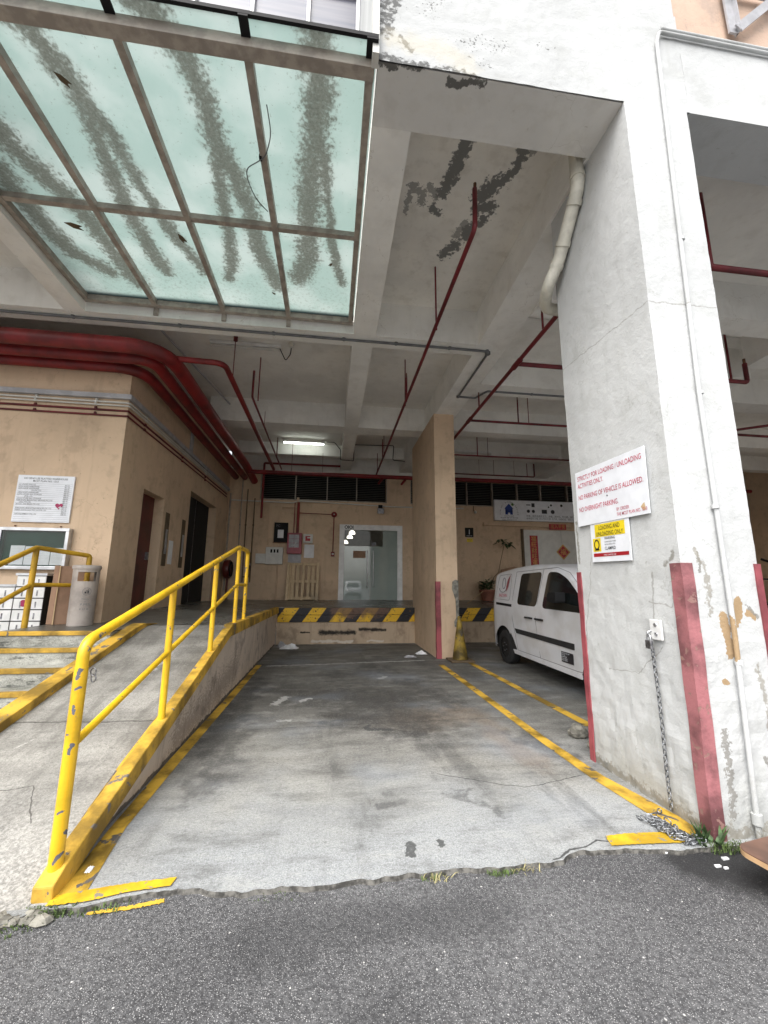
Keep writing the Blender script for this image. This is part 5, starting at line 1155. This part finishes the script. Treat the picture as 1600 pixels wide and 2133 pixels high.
def leaf(mb, base, tip, wd, n=4, droop=0):
    base, tip = Vector(base), Vector(tip); d_ = tip-base; s_ = d_.cross(Vector((0, 0, 1))); s_ = s_.normalized() if s_.length > 1e-5 else Vector((1, 0, 0))
    vs = [base]
    for i in range(1, n):
        t_ = i/n; c_ = base+d_*t_-Vector((0, 0, droop*t_*t_)); wv = s_*wd*math.sin(math.pi*t_**.8); vs += [c_-wv, c_+wv]
    vs.append(tip-Vector((0, 0, droop)))
    fs = [(0, 1, 2)]+[(2*i-1, 2*i+1, 2*i+2, 2*i) for i in range(1, n-1)]+[(2*n-3, 2*n-1, 2*n-2)]
    mb.add(vs, fs)
for i in range(34):
    a = rn.uniform(0, 6.28); r_ = rn.uniform(.03, .09); bx_, by_ = 2.26+rn.uniform(-.06, .08), 2.43+rn.uniform(-.04, .05)
    leaf(mb, (bx_, by_, 0), (bx_+r_*math.cos(a), by_+r_*math.sin(a)*.7, rn.uniform(.03, .11)), .012)
tag(mb.build('weed_plant', m_leaf), 'leafy green weed growing at the foot of the red corner guard', 'plant')
# rubble at ramp nose
mb = MB()
for i in range(14): mb.ball((-1.38+rn.uniform(-.28, .14), 2.34+rn.uniform(-.04, .04), -.012), rn.uniform(.02, .05), 4, (1, .7, .5), .25, i)
rb_ = mb.build('rubble', m_stone); rb_['kind'] = 'stuff'; rb_['label'] = 'broken concrete crumbs at the nose of the ramp'

# ================================================================== right bay back wall
t = thing('shop_sign', 'long white air conditioning shop sign under the louvres, above the white doors', 'sign', (6.9, YW-.15, 3.93))
sx0, sx1, sz0, sz1 = 5.70, 8.9, 3.78, 4.52
B(sx0, sx1, YW-.14, YW-.01, sz0, sz1).build('board', m_signwhite, t, bevel=.012)
O = (sx0, YW-.14, sz0)
mb = quad(O, (1, 0, 0), (0, 0, 1.42), [(.40, .15, .50, .27), (.58, .15, .68, .27), (.40, .2, .68, .31)], .002)
mb.add([(sx0+a, YW-.1421, sz0+b*1.42) for a, b in ((.37, .30), (.71, .30), (.54, .43))], [(0, 1, 2)])
mb.build('house_logo', m_text_blue, t)
MB().lathe((sx0+.68, YW-.1425, sz0+.41*1.42), [(.05, 0), (.05, .002)], 14, (0, -1, 0)).build('leaf_logo', m_text_green, t)
it = []
s_ = '• XIN-WEI AIRCON SERVICE •'; R0 = .33
for i, ch in enumerate(s_):
    a = math.radians(200-220*i/(len(s_)-1)); it.append((ch, .54+R0*.95*math.cos(a), .17+R0*.86*math.sin(a), .055, 'CENTER', None, .01, a-math.pi/2))
text(it, O, (1, 0, 0), (0, 0, 1.42), .002, 'arc_lettering', m_text_black, t)
text([('新伟冷气工程服务', .54, .10, .035, 'CENTER', .36), ('TEL: 6546 2500  HP: 9862 6627', .54, .055, .04, 'CENTER', .66, .01), ('Website: xinwei-aircon.com', .54, .015, .035, 'CENTER', .55),
      ('安装、保养及维修冷气、冰箱、洗衣机、热水器、抽风机', 1.18, .115, .05, 'LEFT', 1.9), ('承接设计工程, 本公司出代理: 冷气机, 风扇机组、通风与电器', 1.18, .045, .05, 'LEFT', 1.95)], O, (1, 0, 0), (0, 0, 1.42), .002, 'lettering', m_text_black, t)
quad(O, (1, 0, 0), (0, 0, 1.42), [(1.18, .10, 3.1, .104), (1.2, .40, 1.36, .425), (1.40, .36, 1.52, .46), (1.78, .3, 1.98, .2), (3.0, .16, 3.18, .47)], .002).build('product_pictures', m_text_black, t)
mb = MB()
for x, z, r in ((1.27, .25, .06), (1.46, .25, .06), (2.2, .25, .075), (2.15, .42, .04), (2.05, .37, .03), (2.55, .42, .05)):
    mb.lathe((sx0+x, YW-.1425, sz0+z*1.42), [(r, 0), (r, .001)], 16, (0, -1, 0))
mb.build('fan_pictures', m_text_black, t)
# number sign
t = thing('bay_number_sign', 'black sign with a white number 1 on the tan back wall', 'sign', (4.8, YW-.01, 3.27))
B(4.64, 4.94, YW-.018, YW-.004, 3.17, 3.50).build('plate', m_dark, t)
text([('1', .15, .10, .24, 'CENTER', None, .02), ('LOADING BAY', .15, .03, .04, 'CENTER', .22)], (4.64, YW-.018, 3.17), (1, 0, 0), (0, 0, 1), .002, 'lettering', m_signwhite, t)
t = thing('yellow_label', 'small yellow label under the number 1 sign', 'label', (4.8, YW-.01, 3.0))
B(4.70, 4.91, YW-.01, YW-.004, 3.0, 3.12).build('plate', m_sign_yellow, t)
text([('MAX HT', .105, .065, .045, 'CENTER', .17), ('4.0M', .105, .015, .04, 'CENTER', .1)], (4.70, YW-.01, 3.0), (1, 0, 0), (0, 0, 1), .002, 'lettering', m_text_black, t)
# white shop doors
t = thing('shop_door', 'wide white double shop door with red festive paper strips', 'door', (8, YW-.05, 1.0))
B(6.78, 8.2, YW-.06, YW-.005, 1.0, 3.47).build('leaf', m_offwhite, t); B(8.208, 9.6, YW-.06, YW-.005, 1.0, 3.47).build('leaf', m_offwhite, t)
B(6.70, 6.775, YW-.08, YW-.005, 1.0, 3.50).build('jamb', m_bark, t)
tag(B(5.3, 8.6, YW-.09, YW-.005, 3.59, 3.70).build('cable_trunking', m_tan), 'tan boxed trunking above the white shop door', 'trunking')
t = thing('paper_couplet', 'vertical red paper strip with gold characters on the white door', 'decoration', (7.2, YW-.07, 2.2))
B(7.0, 7.30, YW-.066, YW-.0605, 2.1, 3.27).build('paper', m_sign_red, t)
text([(c, .15, .97-.205*i, .21, 'CENTER', None, .012) for i, c in enumerate('福旺財旺運')], (7.0, YW-.066, 2.1), (1, 0, 0), (0, 0, 1), .001, 'lettering', m_gold, t)
t = thing('paper_couplet', 'second red paper strip at the right of the white door', 'decoration', (9.0, YW-.07, 2.2))
B(8.86, 9.12, YW-.066, YW-.0605, 2.1, 3.27).build('paper', m_sign_red, t)
text([(c, .13, .95-.23*i, .21, 'CENTER', None, .012) for i, c in enumerate('生意興隆')], (8.86, YW-.066, 2.1), (1, 0, 0), (0, 0, 1), .001, 'lettering', m_gold, t)
t = thing('door_diamond_paper', 'gold and red diamond shaped festive paper on the white door', 'decoration', (8.35, YW-.07, 2.7))
MB().prism([(8.25, YW-.0605, 2.42), (8.52, YW-.0605, 2.70), (8.25, YW-.0605, 2.98), (7.98, YW-.0605, 2.70)], (0, -.005, 0)).build('paper', m_gold, t)
MB().prism([(8.25, YW-.066, 2.48), (8.46, YW-.066, 2.70), (8.25, YW-.066, 2.92), (8.04, YW-.066, 2.70)], (0, -.001, 0)).build('inner_panel', m_sign_red, t)
text([('福', 0, -.09, .24, 'CENTER')], (8.25, YW-.067, 2.71), (1, 0, 0), (0, 0, 1), .001, 'lettering', m_gold, t)
t = thing('door_banner', 'small red banner with gold characters above the white door', 'decoration', (8.2, YW-.1, 3.7))
B(7.75, 8.40, YW-.105, YW-.092, 3.50, 3.70).build('paper', m_sign_red, t)
text([('出入平安', .335, .05, .17, 'CENTER', .55)], (7.75, YW-.105, 3.50), (1, 0, 0), (0, 0, 1), .001, 'lettering', m_gold, t)
t = thing('security_camera', 'small white camera hanging by the louvres in the van bay', 'camera', (5.0, YW-.1, 4.0))
MB().tube([(4.98, YW-.01, 4.28), (4.95, YW-.06, 4.12), (4.99, YW-.1, 4.08)], .01).build('bracket', m_black, t); MB().ball((5.0, YW-.11, 4.05), .055, 8).build('dome', m_offwhite, t)
# potted plant
px, py, pz = 5.2, 13.15, 1.0
t = thing('potted_plant', 'terracotta pot of leafy plant with one tall bare stem', 'plant', (px, py, pz))
MB().lathe((px, py, pz), [(.17, 0), (.25, .30), (.275, .31), (.275, .36), (.24, .36), (.2, .32)], 26).build('pot', m_terracotta, t)
mb = MB(); rn = random.Random(8)
for i in range(210):
    a = rn.uniform(0, 6.28); r_ = .26*rn.random()**.5; b_ = Vector((px+r_*math.cos(a), py+r_*math.sin(a), pz+.38+rn.uniform(0, .36)*(1-r_*1.5)))
    d_ = Vector((math.cos(a), math.sin(a), rn.uniform(-.3, 1))).normalized()*rn.uniform(.09, .17); leaf(mb, b_, b_+d_, .036, droop=.02)
mb.build('foliage', m_leaf, t)
MB().tube([(px+.05, py, pz+.3), (px+.25, py, pz+.78), (px+.42, py, pz+.95), (px+.52, py, pz+1.35), (px+.68, py, pz+1.95)], .012, 6, rad=[.014, .012, .01, .009, .006]).build('stem', m_bark, t)
mb = MB()
for (cx_, cz, k) in ((px+.72, pz+1.95, 22), (px+.5, pz+2.0, 10), (px+.86, pz+1.9, 8)):
    for i in range(k):
        a = rn.uniform(0, 6.28); b_ = Vector((cx_+rn.uniform(-.06, .06), py+rn.uniform(-.06, .06), cz+rn.uniform(-.08, .1)))
        leaf(mb, b_, b_+Vector((math.cos(a), math.sin(a)*.7, rn.uniform(-.8, .7)))*rn.uniform(.12, .24), .05, droop=.03)
mb.build('top_foliage', m_leaf, t)
tag(MB().tube([(4.15, 12.2, .94), (5.0, 13.0, 1.32)], .012, 6).build('stick', m_card2), 'thin pale stick leaning against the flower pot', 'stick')
tag(MB().prism([(5.55, 13.4, 1.0), (5.75, 13.4, 1.0), (5.85, 13.4, 2.05), (6.3, 13.4, 2.15), (6.9, 13.4, 2.0), (7.1, 13.4, 1.0), (7.2, 13.4, 1.0), (7.2, 13.5, 1.0)], (0, .08, 0)).build('covered_heap', m_card), 'brown covered heap against the wall behind the van', 'heap')

# ================================================================== pallet jack-like gear seen in the right bay
t = thing('hand_truck', 'dark hand truck standing in the next bay to the right', 'hand truck', (10.6, 8.6, 0))
for x in (10.3, 10.75): MB().tube(fillet([(x, 8.6, .1), (x, 8.65, 2.1), (x, 8.9, 2.2)], .1), .03).build('upright', m_black, t)
for z in (.5, 1.1, 1.7): MB().tube([(10.3, 8.63, z), (10.75, 8.63, z)], .02).build('crossbar', m_black, t)
B(10.25, 10.8, 8.2, 8.62, .02, .05).build('toe_plate', m_steel, t)
for x in (10.25, 10.8): MB().lathe((x-.02, 8.75, .12), [(.12, 0), (.12, .04)], 18, (1, 0, 0)).build('wheel', m_rubber, t)
tag(B(9.8, 10.6, 9.2, 9.9, 0, 1.3).build('crate', m_black, bevel=.02), 'dark crate behind the hand truck in the right bay', 'crate')

# pendants in the shop
for i, (x, y, z, lab) in enumerate(((.72, 14.4, 3.28, 'lit pendant lamp nearest the glass door, seen through the clear strip'), (.68, 15.2, 3.22, 'middle lit pendant lamp inside the shop'), (.55, 16.2, 3.12, 'farthest lit pendant lamp inside the shop'))):
    t = thing('pendant_lamp', lab, 'lamp', (x, y, z), 'pendant lamps inside the shop')
    MB().lathe((x, y, z), [(.115, 0), (.11, .05), (.075, .11), (.02, .14)], 18).build('lamp_shade', m_lamp_on, t)
    MB().tube([(x, y, z+.16), (x, y, 5.0)], .006, 6).build('cord', m_black, t)

# ================================================================== van
VX0, VX1 = 3.45, 5.27; VC = (VX0+VX1)/2
van = thing('parked_van', 'white delivery van with a bird logo parked in the bay behind the pillars', 'van', (VC, 6.5, 0))
HW = (VX1-VX0)/2
def top(y):
    P = [(4.10, .72), (4.16, .92), (4.40, 1.02), (4.95, 1.13), (5.1, 1.17), (5.35, 1.42), (5.62, 1.66), (5.9, 1.79), (6.3, 1.87), (6.9, 1.90), (7.6, 1.875), (8.2, 1.82), (8.42, 1.79), (8.53, 1.60), (8.60, 1.1), (8.62, .5)]
    for a, b in zip(P, P[1:]):
        if a[0] <= y <= b[0]: t_ = (y-a[0])/(b[0]-a[0]); return a[1]*(1-t_)+b[1]*t_
    return P[0][1] if y < P[0][0] else P[-1][1]
def bot(y):
    z = .27
    for c_ in (4.98, 7.95):
        d_ = abs(y-c_)
        if d_ < .42: z = max(z, .30+math.sqrt(.42**2-d_**2))
    if y < 4.75: z = max(z, .27)
    return z
def hw(y, z):
    w_ = HW
    if z > 1.05: w_ -= (z-1.05)*.13
    if z < .5: w_ -= (.5-z)*.06
    if y < 4.8: w_ -= .55*((4.8-y)/.7)**2*.45
    if y > 8.3: w_ -= .10*((y-8.3)/.32)**2
    return w_
ys = sorted(set([4.10, 4.12, 4.16, 4.25, 4.35, 4.45]+[4.55+.03*i for i in range(29)]+[5.45, 5.6, 5.75, 5.9, 6.1, 6.3, 6.6, 6.9, 7.2, 7.4]+[7.53+.03*i for i in range(29)]+[8.42, 8.47, 8.5, 8.53, 8.56, 8.59, 8.61]))
NZ = 12; RC = 5
rows_ = []
for y in ys:
    zb_, zt_ = bot(y), top(y); 
    if zt_ < zb_+.06: zt_ = zb_+.06
    rc_ = min(.13, (zt_-zb_)*.45); half = []
    for i in range(NZ+1):
        z = zb_+(zt_-rc_-zb_)*i/NZ; half.append((hw(y, z), z))
    w0 = hw(y, zt_-rc_)
    for i in range(1, RC+1):
        a = math.pi/2*i/RC; half.append((w0-rc_*1.1*(1-math.cos(a)), zt_-rc_+rc_*.85*math.sin(a)))
    for i in range(1, 5): half.append(((w0-rc_*1.1)*(1-i/4.0), zt_-rc_*.15+rc_*.15*math.sin(math.pi/2*i/4)))
    ring_ = [(VC-a, y, z) for a, z in half]+[(VC+a, y, z) for a, z in half[-2::-1]]
    rows_.append(ring_)
K = len(rows_[0]); mb = MB(); mb.smooth = True
mb.add([p for r_ in rows_ for p in r_], [(i*K+j, i*K+j+1, (i+1)*K+j+1, (i+1)*K+j) for i in range(len(ys)-1) for j in range(K-1)])
mb.add(rows_[0], [tuple(range(K))]); mb.add(rows_[-1], [tuple(range(K-1, -1, -1))])
body = mb.build('body', m_van, van, merge=True)
B(VX0+.10, VX1-.10, 4.3, 8.5, .24, 1.0).build('underbody', m_dark, van)
def sx(z, side=-1, lift=0): return VC+side*(HW-(max(0, z-1.05))*.13-(max(0, .5-z))*.06+lift)
def vpatch(P, name, mat, parent=van, lift=.004, side=-1, th=.02, label=None):
    o_ = [(sx(z, side, lift), y, z) for y, z in P]; mb = MB()
    mb.prism(o_, (-side*th, 0, 0)); return mb.build(name, mat, parent, label, bevel=.002)
def rnd(P, r=.05): 
    q = fillet([(0, y, z) for y, z in P]+[(0, *P[0])], r, 4); q2 = fillet([(0, *P[-1]), (0, *P[0]), (0, *P[1])], r, 4)
    return [(v.y, v.z) for v in q2[1:-1]]+[(v.y, v.z) for v in q[1:-1]]
W1 = [(7.22, 1.72), (6.47, 1.735), (6.62, 1.15), (7.33, 1.16)]; W2 = [(6.27, 1.73), (5.98, 1.715), (5.72, 1.61), (5.42, 1.38), (5.22, 1.13), (6.42, 1.14)]
for s_ in (-1, 1):
    vpatch(rnd(W1, .09), 'side_window', m_carglass, side=s_); vpatch(rnd(W2, .09), 'side_window', m_carglass, side=s_)
    vpatch([(7.42, .72), (5.55, .695), (5.55, .61), (7.36, .64)], 'side_moulding', m_rubber, side=s_, lift=.014)
    vpatch([(8.30, 1.165), (7.56, 1.15), (7.56, 1.10), (8.28, 1.115)], 'door_track', m_black, side=s_, lift=.003)
    for yh in (6.86, 6.5):
        MB().tube([(sx(.95, s_, .012), yh-.13, .95), (sx(.95, s_, .035), yh-.09, .955), (sx(.95, s_, .035), yh+.09, .955), (sx(.95, s_, .012), yh+.13, .95)], .016, 8).build('door_handle', m_rubber, van)
    mb = MB()
    seams = [[(6.42, 1.77), (6.56, 1.3), (6.64, .95), (6.55, .34)], [(7.42, 1.76), (7.52, 1.3), (7.53, .9), (7.42, .6), (7.36, .34)], [(5.55, .33), (5.3, .34), (5.12, .7), (5.05, 1.12), (5.35, 1.46), (5.66, 1.70), (6.0, 1.79)], [(6.0, 1.79), (7.42, 1.76)], [(7.36, .34), (5.55, .33)],
             rnd([(8.2, 1.71), (7.62, 1.73), (7.66, 1.22), (8.36, 1.23)], .06)+[rnd([(8.2, 1.71), (7.62, 1.73), (7.66, 1.22), (8.36, 1.23)], .06)[0]]]
    for S in seams: mb.tube([(sx(z, s_, .0005 if y < 8.3 else -.004), y, z) for y, z in S], .0045, 5)
    mb.build('panel_seam', m_text_grey, van)
    # arch flare and sill
    vpatch([(7.55, .33), (5.44, .30), (5.44, .24), (7.5, .26)], 'sill', m_van, side=s_, lift=.008)
    vpatch([(7.62, .62), (7.5, .5), (7.40, .34), (7.55, .33), (7.66, .45)], 'arch_trim', m_rubber, side=s_, lift=.006)
    mi = vpatch(rnd([(5.93, 1.27), (5.93, 1.40), (5.70, 1.41), (5.68, 1.25)], .05), 'mirror', m_black, side=s_, lift=.20, th=.16)
for yc, xs_ in ((4.98, (VX0+.02, VX1-.22)), (7.95, (VX0+.02, VX1-.22))):
    for i, xw in enumerate(xs_):
        sgn = -1 if i == 0 else 1; xo = xw if i == 0 else xw+.2
        wprof = [(.19, 0), (.30, .0), (.318, .02), (.32, .06), (.32, .15), (.30, .19), (.19, .19)]
        ty = MB().lathe((xo, yc, .318), wprof, 36, (-sgn, 0, 0), caps=False).build('wheel', m_rubber, van)
        MB().lathe((xo-sgn*.035, yc, .318), [(.02, -.02), (.07, -.015), (.10, .015), (.17, .02), (.20, -.01)], 28, (-sgn, 0, 0)).build('rim', m_dark, ty)
        mb = MB()
        for k in range(5):
            a = k*2*math.pi/5; mb.lathe((xo-sgn*.01, yc+.075*math.cos(a), .318+.075*math.sin(a)), [(.012, 0), (.01, .02)], 8, (sgn, 0, 0))
        mb.build('wheel_bolt', m_steel, ty)
# windscreen, lamps, bumper, grille
mb = MB(); mb.grid(lambda a, b: Vector((VC+(a-.5)*1.36*(1-.10*b), 5.13+.68*b**1.12, top(5.13+.68*b**1.12)+.012)), 10, 10); mb.smooth = True
mb.build('windscreen', m_carglass, van)
B(VC-.84, VC+.84, 4.04, 4.22, .28, .55).build('front_bumper', m_rubber, van, bevel=.03)
B(VC-.4, VC+.4, 4.075, 4.10, .62, .72).build('grille', m_black, van)
for s_ in (-1, 1): MB().ball((VC+s_*.60, 4.26, .82), .16, 8, (1, .7, .8)).build('headlight', m_greyw, van)
MB().box(VC-.26, VC+.26, 4.025, 4.039, .40, .51).build('number_plate', m_text_black, van)
# markings on the visible side
Osx = Vector((sx(1.3, -1, .004), 8.16, 1.28)); Uz = Vector((.13, 0, 1)).normalized()
text([('BAZ INN', 0, .0, .085, 'LEFT', .36, .01)], Osx, (0, -1, 0), Uz, .004, 'lettering', m_text_red, van)
mb = MB()
wing = [(.34, .10), (.42, .2), (.46, .33), (.50, .44), (.40, .36), (.36, .30), (.33, .2)]
mb.add([Osx+Vector((0, -a, 0))+Uz*b+Vector((-.009, 0, 0)) for a, b in wing], [tuple(range(len(wing)))][::1])
arc = [Osx+Vector((0, -(.16+.16*math.cos(a)), 0))+Uz*(.17+.08*math.sin(a))+Vector((-.004, 0, 0)) for a in [math.pi+i*math.pi/12 for i in range(13)]]
mb.build('bird_logo', m_guard2, van)
MB().tube(arc, .006, 6).build('arc_logo', m_text_grey, van)
mb = MB()
mb.tube([Osx+Vector((0, -(.2+.07*math.cos(a)), 0))+Uz*(.27+.11*math.sin(a))+Vector((-.002, 0, 0)) for a in [i*math.pi/8 for i in range(16)]], .006, 6, closed=True); mb.build('ring_logo', m_text_grey, van)
O2 = Vector((sx(.5, -1, .004), 5.90, .40)); 
quad(O2, (0, -1, 0), (0, 0, 1), [(0, 0, .31, .15)], .001).build('info_sticker', m_text_black, van)
text([('OWNER: BAZ INN', .01, .12, .025), ('PTE LTD', .01, .095, .025), ('SINGAPORE', .01, .07, .025), ('ULW 1250KG', .01, .045, .025), ('MLW 1950KG', .01, .02, .025)], O2, (0, -1, 0), (0, 0, 1), .003, 'sticker_lettering', m_signwhite, van)
dup(van, (2.5, -19, 0), math.pi, 'white van parked across the road, seen only as a reflection in the glass door')
